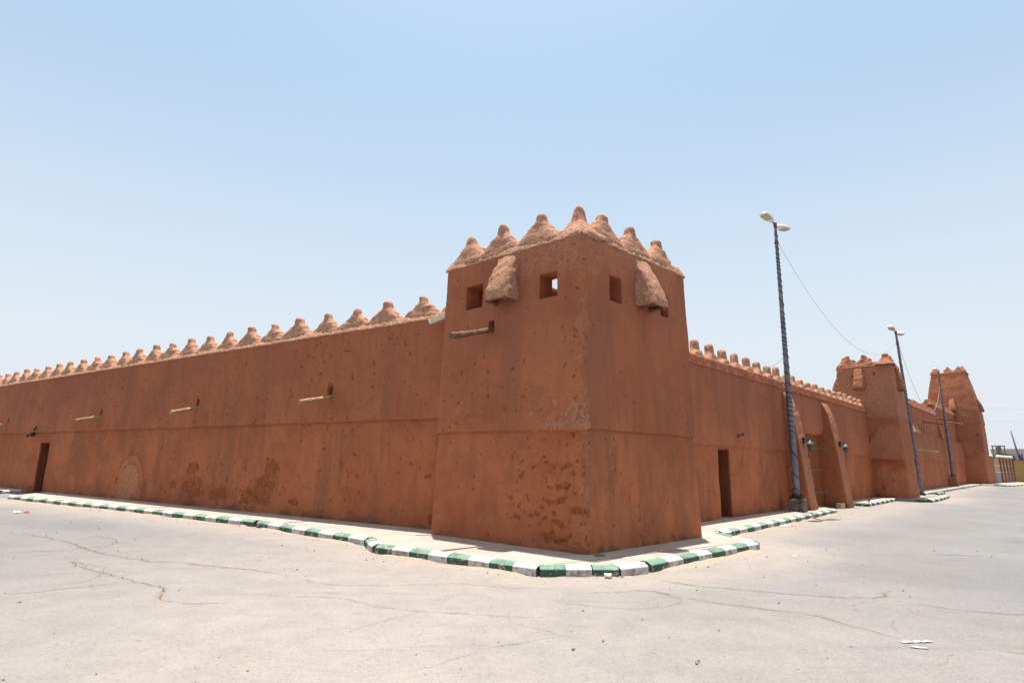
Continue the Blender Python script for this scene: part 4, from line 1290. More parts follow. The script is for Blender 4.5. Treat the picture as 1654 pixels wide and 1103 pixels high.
slab([rl(20.42, 1.9), rl(20.42, 2.43), rl(22.6, 2.48), rl(26.78, 2.38), rl(26.78, 1.2), rl(28.2, .88), rl(48.2, .88), rl(60.8, .98), rl(60.9, 3.5), rl(76, 5.05), rl(80, 2.9), rl(66, -.4), rl(20.9, -.4), rl(20.42, .3)], .128)
slab([ll(24.1, .2), ll(24.1, 1.03), ll(34, 1.23), ll(34, -.3), ll(24.1, -.3)], .13)

def kerb(pts, start=0, stripe=.5, side=1, seed=1, jit=.0025, hh=.142, skew=0):
    pts = np.array(pts, float); rs = np.random.RandomState(seed)
    seg = np.linalg.norm(np.diff(pts, axis=0), axis=1); tot = seg.sum()
    n = max(1, int(round(tot / stripe))); L = tot / n
    cum = np.concatenate([[0], np.cumsum(seg)])
    def at(s):
        i = min(max(np.searchsorted(cum, s, side='right') - 1, 0), len(seg) - 1)
        t = (pts[i + 1] - pts[i]) / seg[i]
        return pts[i] + t * (s - cum[i]), t
    prof = [(0, -.06), (0.003, .092), (.012, .104), (.075, hh - .006), (.095, hh), (.22, hh - .002), (.23, hh - .02), (.23, -.06)]
    V = []; F = []; mi = []
    off = rs.normal(size=(n, 3)) * jit
    for k in range(n):
        st_ = k // 2 if True else k
        o = off[(k // 2) * 2 % n]
        col = (k + start) % 2
        s0, s1 = k * L, (k + 1) * L
        if k % 2 == 0: s0 += .006
        else: s1 -= .006
        # cross-sections, with the corner inside a bent stone followed
        ssq = sorted({s0, (s0 + s1) / 2, s1} | {c for c in cum[1:-1] if s0 < c < s1})
        base = len(V); m = len(prof)
        for s in ssq:
            p, t = at(s)
            nl = np.array([-t[1], t[0]]) * side
            for (x, z) in prof:
                q = p + nl * (x + o[0]) + 0
                V.append((q[0], q[1], z + o[1] * .6 + .0015 * rs.normal()))
        for a in range(len(ssq) - 1):
            for j in range(m - 1):
                F.append((base + a * m + j, base + (a + 1) * m + j, base + (a + 1) * m + j + 1, base + a * m + j + 1)); mi.append(col)
        F.append(tuple(base + j for j in range(m - 1, -1, -1))); mi.append(2 if k % 2 == 0 else col)
        e = base + (len(ssq) - 1) * m
        F.append(tuple(e + j for j in range(m))); mi.append(2 if k % 2 == 1 else col)
    o = mesh_obj('kerb', np.array(V), F, None, None, None, False, [MAT['green'], MAT['whitek'], MAT['joint']], mi)
    md = o.modifiers.new('bevel', 'BEVEL'); md.width = .004; md.segments = 1; md.limit_method = 'ANGLE'
    return tag(o, kind='structure')
kerb(K_L, 1, .54, 1, 1)
kerb(K_L2, 0, .56, 1, 2)
kerb(K_J, 0, .47, 1, 3)
kerb(K_C, 0, .455, 1, 4)
kerb(K_C2, 0, .405, 1, 5)
kerb(K_C3, 1, .62, 1, 6)
kerb(K_R, 0, .51, 1, 7)
kerb(K_R2, 1, .75, 1, 8, hh=.145)
kerb(K_S, 1, .52, 1, 9)
kerb(K_G, 0, .5, 1, 10)
kerb(K_H, 1, .52, 1, 11)
kerb(K_T, 0, .8, 1, 12)
kerb(K_T2, 0, .8, 1, 13)
kerb(K_U, 1, .7, 1, 14, hh=.12)
kerb(K_M, 0, .55, 1, 15)
kerb(K_M2, 0, .9, 1, 16)
kerb(K_E, 1, 1.0, 1, 17)
kerb(K_0, 1, .75, -1, 18)

MAT['drift'] = plain('drifted_sand', (.350, .275, .212), .97, 0, .16, 14, .3, .08)
def drift(pts, side, seed, wmax=.34):
    pts = np.array(pts, float); out = []; nl = []
    for a, b in zip(pts[:-1], pts[1:]):
        t = (b - a) / np.linalg.norm(b - a); n = max(2, int(np.linalg.norm(b - a) / .09))
        for k in np.linspace(0, 1, n): out.append(a + (b - a) * k); nl.append(np.array([t[1], -t[0]]) * side)
    C = np.array(out); Nl = np.array(nl); q = np.stack([C[:, 0] * .8, C[:, 1] * .8, np.full(len(C), seed * 1.7)], 1)
    w = np.clip(.10 + .9 * wmax * (fbm(q, 4) + .25), .03, wmax); h = np.clip(.006 + .03 * (fbm(q + 30, 4) + .15), .0, .024)
    V = []
    for f, g in ((-.06, 1.0), (.0, 1.0), (.3, .55), (.65, .18), (1.0, -.2)):
        p = C + Nl * (w * f)[:, None] if f >= 0 else C + Nl * f
        z = -.014 + (h + .012) * g + .004 * fbm(np.stack([p[:, 0] * 9, p[:, 1] * 9, p[:, 0] * 0 + seed], 1), 3)
        if f == 1.0: z = z * 0 - .035
        ef = np.clip(np.minimum(np.arange(len(C)), np.arange(len(C))[::-1]) / 4.0, 0, 1); z = z * ef - .04 * (1 - ef)
        V.append(np.concatenate([p, z[:, None]], 1))
    V = np.concatenate(V); n = len(C); idx = np.arange(len(V)).reshape(5, n)
    F = np.stack([idx[:-1, :-1], idx[:-1, 1:], idx[1:, 1:], idx[1:, :-1]], -1).reshape(-1, 4)
    tag(mesh_obj('sand_drift', V, F, MAT['drift']), kind='structure')
for i, k in enumerate((K_L, K_L2, K_J, K_C, K_C2 + K_C3, K_R, K_S)): drift(k, 1, i + 1)

MAT['stone'] = plain('loose_stone', (.22, .165, .13), .95, 0, .6, 30, .2)
rg = np.random.RandomState(77); mb = MB()
def pebble(x, y, r):
    ph = rg.uniform(0, 6.28); V = []; z0 = -.012
    for zz, rr in ((0, .8), (.45, 1.0), (.9, .55)):
        for k in range(5):
            a = ph + k * 1.2566; j = rg.uniform(.7, 1.25); V.append((x + r * rr * j * math.cos(a), y + r * rr * j * math.sin(a), z0 + r * zz * rg.uniform(.8, 1.2)))
    V.append((x, y, z0 + r * 1.05))
    F = [(i * 5 + k, i * 5 + (k + 1) % 5, (i + 1) * 5 + (k + 1) % 5, (i + 1) * 5 + k) for i in (0, 1) for k in range(5)] + [(10 + k, 10 + (k + 1) % 5, 15) for k in range(5)]
    mb.add(V, F)
for k in (K_L, K_L2, K_C, K_C2, K_R, K_S, K_H):
    for (x0, y0), (x1, y1) in zip(k[:-1], k[1:]):
        L = math.hypot(x1 - x0, y1 - y0); nx, ny = (y1 - y0) / L, -(x1 - x0) / L
        for _ in range(int(L * 5)):
            t = rg.rand(); d = .04 + rg.exponential(.35); pebble(x0 + (x1 - x0) * t + nx * d, y0 + (y1 - y0) * t + ny * d, .006 + .016 * rg.rand() ** 3)
for _ in range(420):
    y = 3.2 + 14 * rg.rand() ** 1.2; x = rg.uniform(-.95, .95) * y
    if dist_poly(np.array(x), np.array(y), K_L + K_C + K_R) < .2 or (y > 9.6 - .9 * x and y > 9.6 + .95 * (x - 1.7)): continue
    pebble(x, y, .005 + .014 * rg.rand() ** 3)
tag(mb.build('loose_stones', MAT['stone']), 'small loose stones and grit scattered along the kerb and road', 'gravel', None, 'stuff')

# ------------------------------------------------------------------ street lamps
def lamp_head(c, d, mb_body, mb_glass, L=.74, W=.37, H=.19):
    """one lantern head pointing along d (horizontal unit vector), root at c"""
    c = np.array(c, float); d = np.array(d, float); d /= np.linalg.norm(d)
    s = np.cross([0, 0, 1.0], d); s /= np.linalg.norm(s); up = np.cross(d, s)
    m, n = 12, 16; V = []
    for i in range(m):
        t = i / (m - 1)
        w = W / 2 * (.34 + .66 * math.sin(min(1, t * 1.7) * math.pi / 2)) * (1 - .25 * max(0, t - .75) / .25)
        h = H * (.45 + .55 * math.sin(math.pi * (t * .75 + .12)))
        if i in (0, m - 1): w *= .55; h *= .5
        for k in range(n):
            q = 2 * math.pi * k / n
            x, y = w * math.cos(q), math.sin(q)
            y = y * h * .72 if y > 0 else y * h * .22
            V.append(c + d * (L * t) + s * x + up * y)
    F = [(i * n + k, i * n + (k + 1) % n, (i + 1) * n + (k + 1) % n, (i + 1) * n + k) for i in range(m - 1) for k in range(n)]
    F += [tuple(range(n - 1, -1, -1)), tuple((m - 1) * n + k for k in range(n))]
    mb_body.add(V, F)
    V = []
    for i in range(7):
        t = .38 + .50 * i / 6; w = W / 2 * .74 * (1 if 0 < i < 6 else .8)
        for k in range(7):
            x = -w + 2 * w * k / 6
            dep = .055 * (1 - (2 * k / 6 - 1) ** 2) * (1 - (2 * i / 6 - 1) ** 2)
            V.append(c + d * (L * t) + s * x - up * (H * .19 + .012 + dep))
    F = [(i * 7 + k, i * 7 + k + 1, (i + 1) * 7 + k + 1, (i + 1) * 7 + k) for i in range(6) for k in range(6)]
    # skirt up into the housing
    b = len(V); V += [v + up * .03 for v in V[:49]]
    rim = [k for k in range(7)] + [i * 7 + 6 for i in range(1, 7)] + [42 + k for k in range(5, -1, -1)] + [i * 7 for i in range(5, 0, -1)]
    F += [(rim[j], rim[(j + 1) % len(rim)], b + rim[(j + 1) % len(rim)], b + rim[j]) for j in range(len(rim))]
    mb_glass.add(V, F)

def street_lamp(x, y, z, H, label, base, r0=.125, r1=.052, turns=38, lean=(0, 0), seed=1):
    root = thing('street_lamp', label, 'street lamp', (x, y, z), 'lamp posts along the street wall')
    o = np.array([x, y, z]); X, Y, Zz = RW.u, RW.n, np.array([0, 0, 1.0])
    zb = 0
    if base == 'block':
        mb = MB(); P = []
        for zz, h in ((-.02, .26), (.0, .26), (.40, .245), (.43, .225)): P.append((zz, h))
        for (za, ha), (zc, hc) in zip(P[:-1], P[1:]):
            mb.add([o + X * a * ha + Y * b * ha + Zz * za for a, b in ((-1, -1), (1, -1), (1, 1), (-1, 1))] + [o + X * a * hc + Y * b * hc + Zz * zc for a, b in ((-1, -1), (1, -1), (1, 1), (-1, 1))],
                   [(0, 1, 5, 4), (1, 2, 6, 5), (2, 3, 7, 6), (3, 0, 4, 7)])
        mb.add([o + X * a * .225 + Y * b * .225 + Zz * .43 for a, b in ((-1, -1), (1, -1), (1, 1), (-1, 1))], [(0, 1, 2, 3)])
        mb.build('concrete_base', MAT['concrete_dark'], root); zb = .43
    elif base == 'pyramid':
        mb = MB(); q = ((-1, -1), (1, -1), (1, 1), (-1, 1))
        mb.add([o + X * a * .32 + Y * b * .32 - Zz * .1 for a, b in q] + [o + X * a * .32 + Y * b * .32 + Zz * .35 for a, b in q] + [o + X * a * .2 + Y * b * .2 + Zz * .85 for a, b in q],
               [(0, 1, 5, 4), (1, 2, 6, 5), (2, 3, 7, 6), (3, 0, 4, 7), (4, 5, 9, 8), (5, 6, 10, 9), (6, 7, 11, 10), (7, 4, 8, 11), (8, 9, 10, 11)])
        mb.build('clay_base', MAT['claybase'], root); zb = .85
    # foot plate with nuts and gussets
    mb = MB()
    mb.box(o + Zz * zb, X, Y, Zz, -.2, .2, -.2, .2, .028, .05)
    for a in (-1, 1):
        for b in (-1, 1):
            mb.tube([o + X * a * .16 + Y * b * .16 + Zz * (zb - .02), o + X * a * .16 + Y * b * .16 + Zz * (zb + .11)], .016, 8)
            mb.tube([o + X * a * .16 + Y * b * .16 + Zz * (zb + .05), o + X * a * .16 + Y * b * .16 + Zz * (zb + .08)], .03, 6)
    for a, b in ((1, 0), (-1, 0), (0, 1), (0, -1)):
        e = X * a + Y * b; f = X * b - Y * a
        mb.add([o + e * q + f * w + Zz * (zb + h) for w in (-.006, .006) for q, h in ((r0 * .9, .05), (.19, .05), (r0 * .9, .26))], [(0, 1, 2), (5, 4, 3), (0, 3, 4, 1), (1, 4, 5, 2), (2, 5, 3, 0)])
    mb.build('foot_plate', MAT['iron'], root)
    top = o + np.array([lean[0], lean[1], H])
    mb = MB(); n = 24
    pts = [o + (top - o) * t + Zz * (zb + .05) * (1 - t) for t in np.linspace(0, 1, n)]
    mb.tube(pts, [r0 + (r1 - r0) * t for t in np.linspace(0, 1, n)], 16)
    mb.build('pole', MAT['pole'], root, True)
    # cable wound round the shaft
    rs = np.random.RandomState(seed)
    N = turns * 18; cp = []; ph = 0
    dens = lambda t: .35 if t < .22 else 1.0
    tt = np.linspace(.012, .985, N); acc = np.cumsum([dens(t) * (1 + .45 * math.sin(t * 23 + seed) + .25 * math.sin(t * 61)) for t in tt]); acc = acc / acc[-1] * turns * 2 * math.pi
    for t, a in zip(tt, acc):
        r = r0 + (r1 - r0) * t + .004
        c = pts[0] + (top - pts[0]) * t
        cp.append(c + r * (math.cos(a) * X + math.sin(a) * Y))
    mb = MB(); mb.tube(cp, .014, 6); mb.build('cable', MAT['cable'], root, True)
    # bracket and two heads
    d1 = np.array([-.80, -.60, .22]); d2 = np.array([.82, .50, .05])
    a = MB(); a.tube([top + Zz * -.05, top + Zz * .12], r1 * 1.25, 12)
    a.tube([top + Zz * .05, top + d1 * .18 + Zz * .08], .032, 8); a.tube([top + Zz * -.03, top + d2 * .14 + Zz * .0], .032, 8)
    a.build('bracket', MAT['rust'], root)
    for c, d in ((top + d1 * .15 + Zz * .08, d1), (top + d2 * .10 + Zz * -.02, d2)):
        A, B = MB(), MB(); lamp_head(c, d, A, B)
        h = A.build('lamp_head', MAT['lampwhite'], root, True); B.build('diffuser', MAT['lampglass'], h, True)
    col = MB(); cz = o + (top - o) * .935
    col.tube([cz - Zz * .05, cz + Zz * .05], r1 * 1.35 + .01, 12); col.build('clamp', MAT['rust'], root)
    return top, cz

P1, P2_, P3_ = (10.10, 21.34, .13), (*RW.p(25.4, 1.36, 0)[:2], .12), (*RW.p(48.6, .34, 0)[:2], .12)
top1, cz1 = street_lamp(*P1, 10.62, 'tall grey street lamp on a square concrete block, nearest of the lamp posts', 'block', seed=1)
top2, cz2 = street_lamp(*P2_, 9.60, 'middle street lamp of the row, standing against the second tower', 'none', .13, .058, 40, (-.23, .21), seed=5)
top3, cz3 = street_lamp(*P3_, 10.0, 'farthest street lamp, on a clay pyramid base before the clay houses', 'pyramid', .13, .062, 36, (-.05, .05), seed=9)

def wire(a, b, sag, label, r=.010, name='overhead_wire'):
    a, b = np.array(a), np.array(b); pts = []
    for t in np.linspace(0, 1, 40): pts.append(a + (b - a) * t - np.array([0, 0, sag * 4 * t * (1 - t)]))
    mb = MB(); mb.tube(pts, r, 6); o = mb.build(name, MAT['wire'], None, True)
    return tag(o, label, 'wire')
wire(cz1 + np.array([.06, 0, 0]), cz2 + np.array([-.05, 0, 0]), 2.15, 'thin sagging wire between the nearest and the middle lamp post', .007)
wire(cz2 + np.array([.05, 0, 0]), cz3 + np.array([-.05, 0, -.6]), 3.2, 'thin sagging wire between the middle and the farthest lamp post', .010)
wire(np.array(P1) + np.array([0, .05, 5.5]), RW.p(6.0, -.1, 5.15), .03, 'short wire from the nearest lamp post to the top of the street wall', .008)

# ------------------------------------------------------------------ fittings on the walls
def wall_lantern(u, n, z, label):
    root = thing('wall_lantern', label, 'lantern', tuple(RW.p(u, n, z)), 'lanterns on the gate buttresses')
    f = RW; mb = MB()
    mb.box(f.p(u, n, z), f.u, f.n, f.z, -.05, .05, -.08, .02, -.06, .16)
    mb.tube([f.p(u, n, z + .10), f.p(u, n + .08, z + .13), f.p(u, n + .16, z + .12), f.p(u, n + .20, z + .05)], .018, 8)
    mb.tube([f.p(u, n, z - .02), f.p(u, n + .06, z + .0), f.p(u, n + .12, z + .07)], .012, 8)
    mb.build('arm', MAT['iron'], root)
    c = f.p(u, n + .20, z - .36)
    g = MB(); g.lathe(c, [(.03, .05), (.065, .09), (.095, .18), (.105, .25)], 14); g.build('glass', MAT['smoked'], root, True)
    k = MB(); k.lathe(c, [(.112, .245), (.125, .262), (.122, .28), (.085, .34), (.035, .385), (.02, .42), (.001, .43)], 14)
    k.build('cap', MAT['pole'], root, True)
    k = MB(); k.lathe(c, [(.001, 0), (.014, .012), (.018, .035), (.036, .05), (.03, .062), (.001, .064)], 12)
    for q in range(6):
        a = 2 * math.pi * q / 6
        k.tube([c + np.array([.035 * math.cos(a), .035 * math.sin(a), .05]), c + np.array([.098 * math.cos(a), .098 * math.sin(a), .18]), c + np.array([.109 * math.cos(a), .109 * math.sin(a), .25])], .006, 5)
    k.build('cage', MAT['iron'], root)
wall_lantern(7.58, .56, 2.58, 'black wall lantern with tapered glass on the buttress left of the gate')
wall_lantern(12.52, .56, 2.60, 'black wall lantern with tapered glass on the buttress right of the gate')

# empty lamp bracket by the small street door
root = thing('wall_bracket', 'small black iron bracket left empty, on the street wall above the plank door', 'bracket', tuple(RW.p(2.62, .03, 2.62)))
mb = MB(); f = RW
mb.box(f.p(2.62, .03, 2.6), f.u, f.n, f.z, -.025, .025, -.04, .025, -.10, .08)
mb.build('back_plate', MAT['iron'], root)
mb = MB(); mb.tube([f.p(2.62, .03, 2.55), f.p(2.63, .08, 2.61), f.p(2.66, .14, 2.645), f.p(2.69, .20, 2.65)], [.026, .023, .018, .016], 8)
mb.build('arm', MAT['iron'], root)
mb = MB(); mb.tube([f.p(2.69, .20, 2.61), f.p(2.69, .20, 2.71)], .022, 8); mb.build('socket', MAT['iron'], root)

# dome camera over the far left door
f = LW; root = thing('security_camera', 'black dome camera with a small floodlight on the left wall above the door', 'camera', tuple(f.p(24.2, .1, 2.62)))
mb = MB(); mb.tube([f.p(24.15, -.03, 2.95), f.p(24.15, .10, 2.93), f.p(24.15, .14, 2.78)], .035, 8); mb.box(f.p(24.15, .02, 2.9), f.u, f.n, f.z, -.06, .06, -.05, .02, -.1, .1)
mb.build('arm', MAT['iron'], root)
mb = MB(); mb.lathe(f.p(24.15, .16, 2.50), [(.001, 0), (.06, .015), (.095, .06), (.105, .12), (.112, .128), (.105, .19), (.045, .22), (.001, .222)], 16); mb.build('dome', MAT['iron'], root, True)
mb = MB(); mb.tube([f.p(24.15, .2, 2.60), f.p(24.40, .25, 2.56)], .016, 8); mb.lathe(f.p(24.42, .25, 2.49), [(.001, 0), (.045, .01), (.055, .06), (.05, .10), (.001, .12)], 12); mb.build('spotlight', MAT['iron'], root, True)

# strip floodlight tucked between the tower and the long wall
root = thing('floodlight', 'long white floodlight on the left wall beside the corner tower', 'floodlight', tuple(LW.p(-.2, .25, 5.0)))
mb = MB(); a = LW.p(-.02, .42, 4.98); d = np.array([.90, .10, .40]); d /= np.linalg.norm(d); s = np.cross(d, [0, -1, .3]); s /= np.linalg.norm(s); w = np.cross(d, s)
mb.box(a, d, s, w, 0, .62, -.06, .06, -.035, .035)
mb.box(a, d, s, w, .02, .60, -.04, .04, .035, .055)
o = mb.build('housing', MAT['white'], root); md = o.modifiers.new('bevel', 'BEVEL'); md.width = .012; md.segments = 2
mb = MB(); mb.box(a, d, s, w, .03, .59, -.05, .05, -.047, -.036); mb.build('lens', MAT['lampglass'], root)
mb = MB(); mb.tube([a + d * .35, LW.p(-.35, .0, 4.95)], .025, 8); mb.build('arm', MAT['iron'], root)

# white floodlight far down the street
root = thing('floodlight', 'small white floodlight on a black arm at the foot of the farthest tower', 'floodlight', tuple(t3f[0].p(.9, .0, 5.6)))
F3 = t3f[0]; mb = MB(); mb.tube([F3.p(.7, -.6, 6.1), F3.p(.75, .5, 5.9)], .05, 6); mb.box(F3.p(.7, .35, 6.05), F3.u, F3.n, F3.z, -.25, .25, -.1, .1, -.1, .12); mb.build('arm', MAT['iron'], root)
mb = MB(); mb.box(F3.p(.85, .6, 5.6), F3.u, F3.n, F3.z, -.28, .28, -.07, .07, -.3, .3); mb.build('housing', MAT['white'], root)

# ------------------------------------------------------------------ small things on the ground
root = thing('concrete_block', 'pale hollow concrete block lying by the gate buttress', 'block', tuple(RW.p(11.9, .62, 0)))
o = RW.p(11.5, .60, .0); mb = MB(); a, b = math.cos(.15), math.sin(.15); X = RW.u * a + RW.n * b; Y = RW.n * a - RW.u * b
for (x0, x1, y0, y1) in ((-.2, .2, -.10, -.065), (-.2, .2, .065, .10), (-.2, -.165, -.064, .064), (.165, .2, -.064, .064), (-.017, .017, -.064, .064)):
    mb.box(o, X, Y, [0, 0, 1], x0, x1, y0, y1, .005, .20)
MAT['block'] = plain('pale_block', (.42, .30, .21), .95, 0, .25, 20, .4)
mb.build('block_shell', MAT['block'], root)

def cover(x, y):
    root = thing('drain_cover', 'small round metal drain cover in the pavement at the tower corner', 'drain cover', (x, y, .13))
    mb = MB(); n = 28; V = []; rr = [(.105, .131), (.105, .146), (.082, .146), (.082, .131)]
    for r, z in rr:
        for k in range(n): V.append((x + r * math.cos(2 * math.pi * k / n), y + r * math.sin(2 * math.pi * k / n), z))
    mb.add(V, [(i * n + k, i * n + (k + 1) % n, (i + 1) * n + (k + 1) % n, (i + 1) * n + k) for i in range(3) for k in range(n)])
    mb.build('rim', MAT['band'], root)
    mb = MB(); mb.lathe((x, y, .128), [(.001, 0), (.081, 0), (.081, .008), (.05, .010), (.001, .011)], 28); mb.build('lid', MAT['concrete_dark'], root)
cover(1.56, 10.66)

def scrap(x, y, w, l, rot, label, seed, z=.003, mat='paper', crumple=.035, cat='litter'):
    n = 13; V = []
    for i in range(n):
        for j in range(n):
            a = (i / (n - 1) - .5) * l; b = (j / (n - 1) - .5) * w
            V.append((a, b, 0))
    V = np.array(V); q = np.stack([V[:, 0] / l * 3, V[:, 1] / l * 3, np.full(len(V), seed * 2.7)], 1)
    V[:, 2] = z + np.abs(fbm(q, 3)) * crumple
    V[:, 0] += fbm(q + 30, 3) * l * .18; V[:, 1] += fbm(q + 60, 3) * w * .28
    c, s = math.cos(rot), math.sin(rot)
    W_ = np.stack([x + V[:, 0] * c - V[:, 1] * s, y + V[:, 0] * s + V[:, 1] * c, V[:, 2]], 1)
    F = [(i * n + j, (i + 1) * n + j, (i + 1) * n + j + 1, i * n + j + 1) for i in range(n - 1) for j in range(n - 1)]
    o = mesh_obj('paper_scrap', W_, F, MAT[mat], None)
    md = o.modifiers.new('solid', 'SOLIDIFY'); md.thickness = .0015
    return tag(o, label, cat)
scrap(4.08, 6.33, .05, .27, .12, 'long crumpled white paper on the asphalt at the lower right', 1, 0, 'dirtypaper', .012)
scrap(3.98, 6.14, .05, .14, -.2, 'short piece of white paper just below the longer crumpled one', 2, 0, 'dirtypaper', .010)
scrap(-14.66, 18.2, .14, .18, .4, 'small heap of white litter on the asphalt at the far left', 3, 0, 'paper', .10)
scrap(-14.38, 18.22, .12, .13, .9, 'little red and white wrapper beside the white litter at the far left', 4, 0, 'redpaper', .09)
scrap(7.88, 17.62, .12, .34, .7, 'flat white paper by the striped kerb of the street wall', 5, 0, 'paper', .02)
scrap(5.5, 11.9, .05, .06, .2, 'tiny blue wrapper on the grey street asphalt', 7, 0, 'white', .01)
root = thing('drink_can', 'white crushed drink can lying against the front kerb', 'can', (1.50, 9.50, 0))
mb = MB(); mb.tube([(1.455, 9.47, .032), (1.475, 9.465, .033), (1.50, 9.455, .026), (1.54, 9.44, .031), (1.56, 9.432, .032)], [.024, .032, .027, .032, .026], 14); mb.build('can_body', MAT['paper'], root, True)
mb = MB(); mb.tube([(1.556, 9.434, .032), (1.566, 9.430, .032)], .024, 14); mb.build('can_lid', MAT['band'], root, True)

# ------------------------------------------------------------------ beyond the last tower
FT = Frame((53.9, 67.0), math.degrees(math.atan2(61.8 - 53.9, 73.75 - 67.0)))
MAT['fence_beige'] = plain('beige_fence_render', (.44, .29, .18), .9, 0, .12, 3)
MAT['fence_brown'] = plain('brown_fence_pier', (.24, .115, .07), .9, 0, .15, 3)
MAT['fence_low'] = plain('dusty_fence_plinth', (.30, .19, .135), .9, 0, .15, 3)
MAT['fence_cap'] = plain('pale_fence_cap', (.70, .64, .58), .9, 0, .08, 5)
MAT['greydoor'] = plain('grey_sheet_door', (.33, .30, .28), .6, 0, .1, 3)
MAT['yellow'] = plain('ochre_wall_paint', (.42, .25, .085), .9, 0, .10, .6)
FLn = 10.6
root = thing('boundary_fence', 'beige panelled fence wall with brown piers and pale ball caps beyond the farthest tower', 'fence', tuple(FT.p(0, 0, 0)))
f = FT
mb = MB(); mb.box(f.o, f.u, f.n, f.z, 0, FLn, -.22, -.05, 0, 2.75); mb.build('panel_wall', MAT['fence_beige'], root)
mb = MB(); mb.box(f.o, f.u, f.n, f.z, 4.1, FLn, -.049, .02, 0, 1.05); mb.build('plinth', MAT['fence_low'], root)
mb = MB(); mb.box(f.o, f.u, f.n, f.z, .0, FLn, -.26, .0, 2.752, 2.83); mb.build('coping', MAT['fence_beige'], root)
mb = MB()
mb2 = MB(); mb2.box(f.o, f.u, f.n, f.z, -2.6, -.02, -.4, .1, 0, 3.0); mb2.build('clay_end', MAT['claybase'], root)
for zz in (1.25, 2.0): mb.box(f.o, f.u, f.n, f.z, .9, FLn - .1, -.05, -.02, zz, zz + .07)
mb.build('trim_band', MAT['fence_cap'], root)
d = MB(); d.box(f.o, f.u, f.n, f.z, 1.3, 3.4, -.05, -.01, .05, 1.2)
for k in range(5): d.box(f.o, f.u, f.n, f.z, 1.36 + k * .42, 1.39 + k * .42, -.009, .012, .08, 1.17)
d.build('door', MAT['greydoor'], root)
for k, u in enumerate((.15, 3.85, 5.5, 7.2, 8.9, 10.5)):
    mb = MB(); mb.box(f.o, f.u, f.n, f.z, u - .16, u + .16, -.3, .09, 0, 2.95)
    pr = mb.build('pier', MAT['fence_brown'], root)
    mb = MB(); mb.box(f.o, f.u, f.n, f.z, u - .21, u + .21, -.34, .13, 2.952, 3.02); mb.lathe(f.p(u, -.1, 3.02), [(.2, 0), (.22, .08), (.15, .2), (.001, .25)], 12); mb.build('pier_cap', MAT['fence_cap'], pr, False)

Y0 = np.array([62.3, 74.6]); YD = np.array([.86, .51])
f = side_frame(Y0, Y0 + YD * 10)
f = Frame(Y0, math.degrees(math.atan2(.93, -.12)))
root = thing('ochre_wall', 'plain ochre yellow wall at the right edge closing off the street', 'wall', tuple(f.p(0, 0, 0)))
mb = MB(); mb.box(f.o, f.u, f.n, f.z, 0, 40, -.25, 0, 0, 2.62); mb.build('wall_body', MAT['yellow'], root)
mb = MB(); mb.box(f.o, f.u, f.n, f.z, 0, 40, -.30, .05, 2.622, 2.72); mb.build('coping', MAT['yellow'], root)

# palm and bushes
MAT['frond'] = plain('palm_green', (.085, .085, .035), .7, 0, .4, 2)
MAT['leaf'] = plain('dull_tree_green', (.050, .058, .030), .8, 0, .5, 1.5)
MAT['bark'] = plain('palm_bark', (.14, .09, .06), .95, 0, .4, 8)
def palm(x, y, h, label, seed):
    root = thing('date_palm', label, 'palm tree', (x, y, 0)); rs = np.random.RandomState(seed)
    mb = MB(); pts = [(x + .1 * math.sin(t * 2), y, h * t) for t in np.linspace(0, 1, 12)]
    mb.tube(pts, [.30 - .07 * t + .02 * (i % 2) for i, t in enumerate(np.linspace(0, 1, 12))], 10); mb.build('trunk', MAT['bark'], root)
    mb = MB(); top = np.array(pts[-1])
    for k in range(46):
        a = rs.uniform(0, 2 * math.pi); el = rs.uniform(-.35, 1.3); L = rs.uniform(1.8, 2.6)
        d = np.array([math.cos(a), math.sin(a), 0]); s = np.array([-d[1], d[0], 0]); P = []
        for t in np.linspace(0, 1, 9):
            P.append(top + d * L * t * math.cos(el) + np.array([0, 0, L * t * math.sin(el) - 1.1 * t * t * L * .5]))
        for i in range(8):
            p, q = P[i], P[i + 1]; t = i / 8
            for sd in (-1, 1):
                w = .42 * math.sin(math.pi * min(1, .15 + t)) + .05
                for j in range(2):
                    b = p + (q - p) * (j * .5); e = b + s * sd * w + (q - p) * 1.1 + np.array([0, 0, -.12 * rs.rand()])
                    mb.add([b, b + (q - p) * .28, e], [(0, 1, 2)])
        mb.tube(P, [.02 - .0015 * i for i in range(9)], 4)
    mb.build('crown', MAT['frond'], root)
palm(92.5, 111.0, 3.5, 'small date palm with drooping fronds behind the beige fence', 3)
def bush_tree(x, y, h, w, label, seed):
    root = thing('distant_tree', label, 'tree', (x, y, 0), 'trees beyond the fence'); rs = np.random.RandomState(seed)
    mb = MB(); mb.tube([(x, y, 0), (x + .1, y, h * .3), (x - .1, y, h * .62)], [.16, .12, .05], 8)
    for k in range(5):
        a = rs.uniform(0, 6.28); mb.tube([(x, y, h * .3), (x + w * .3 * math.cos(a), y + w * .3 * math.sin(a), h * .65)], [.07, .03], 6)
    mb.build('trunk', MAT['bark'], root)
    mb = MB(); cl = [(rs.normal(0, w * .28), rs.normal(0, w * .28), h * rs.uniform(.4, .9), rs.uniform(.3, .75)) for _ in range(16)]
    for cx_, cy_, cz_, r in cl:
        for _ in range(70):
            v = rs.normal(size=3); v /= np.linalg.norm(v); p = np.array([x + cx_, y + cy_, cz_]) + v * r * rs.uniform(.4, 1)
            a = rs.normal(size=3) * .11; b = rs.normal(size=3) * .11
            mb.add([p - a, p + b, p + a, p - b], [(0, 1, 2, 3)])
    mb.build('crown', MAT['leaf'], root)
bush_tree(72.2, 88.6, 3.9, 2.0, 'dark leafy tree peeking over the fence left of the water tower', 1)
bush_tree(77.5, 92.4, 4.0, 3.0, 'dark leafy tree over the fence between the water tower and the palm', 2)

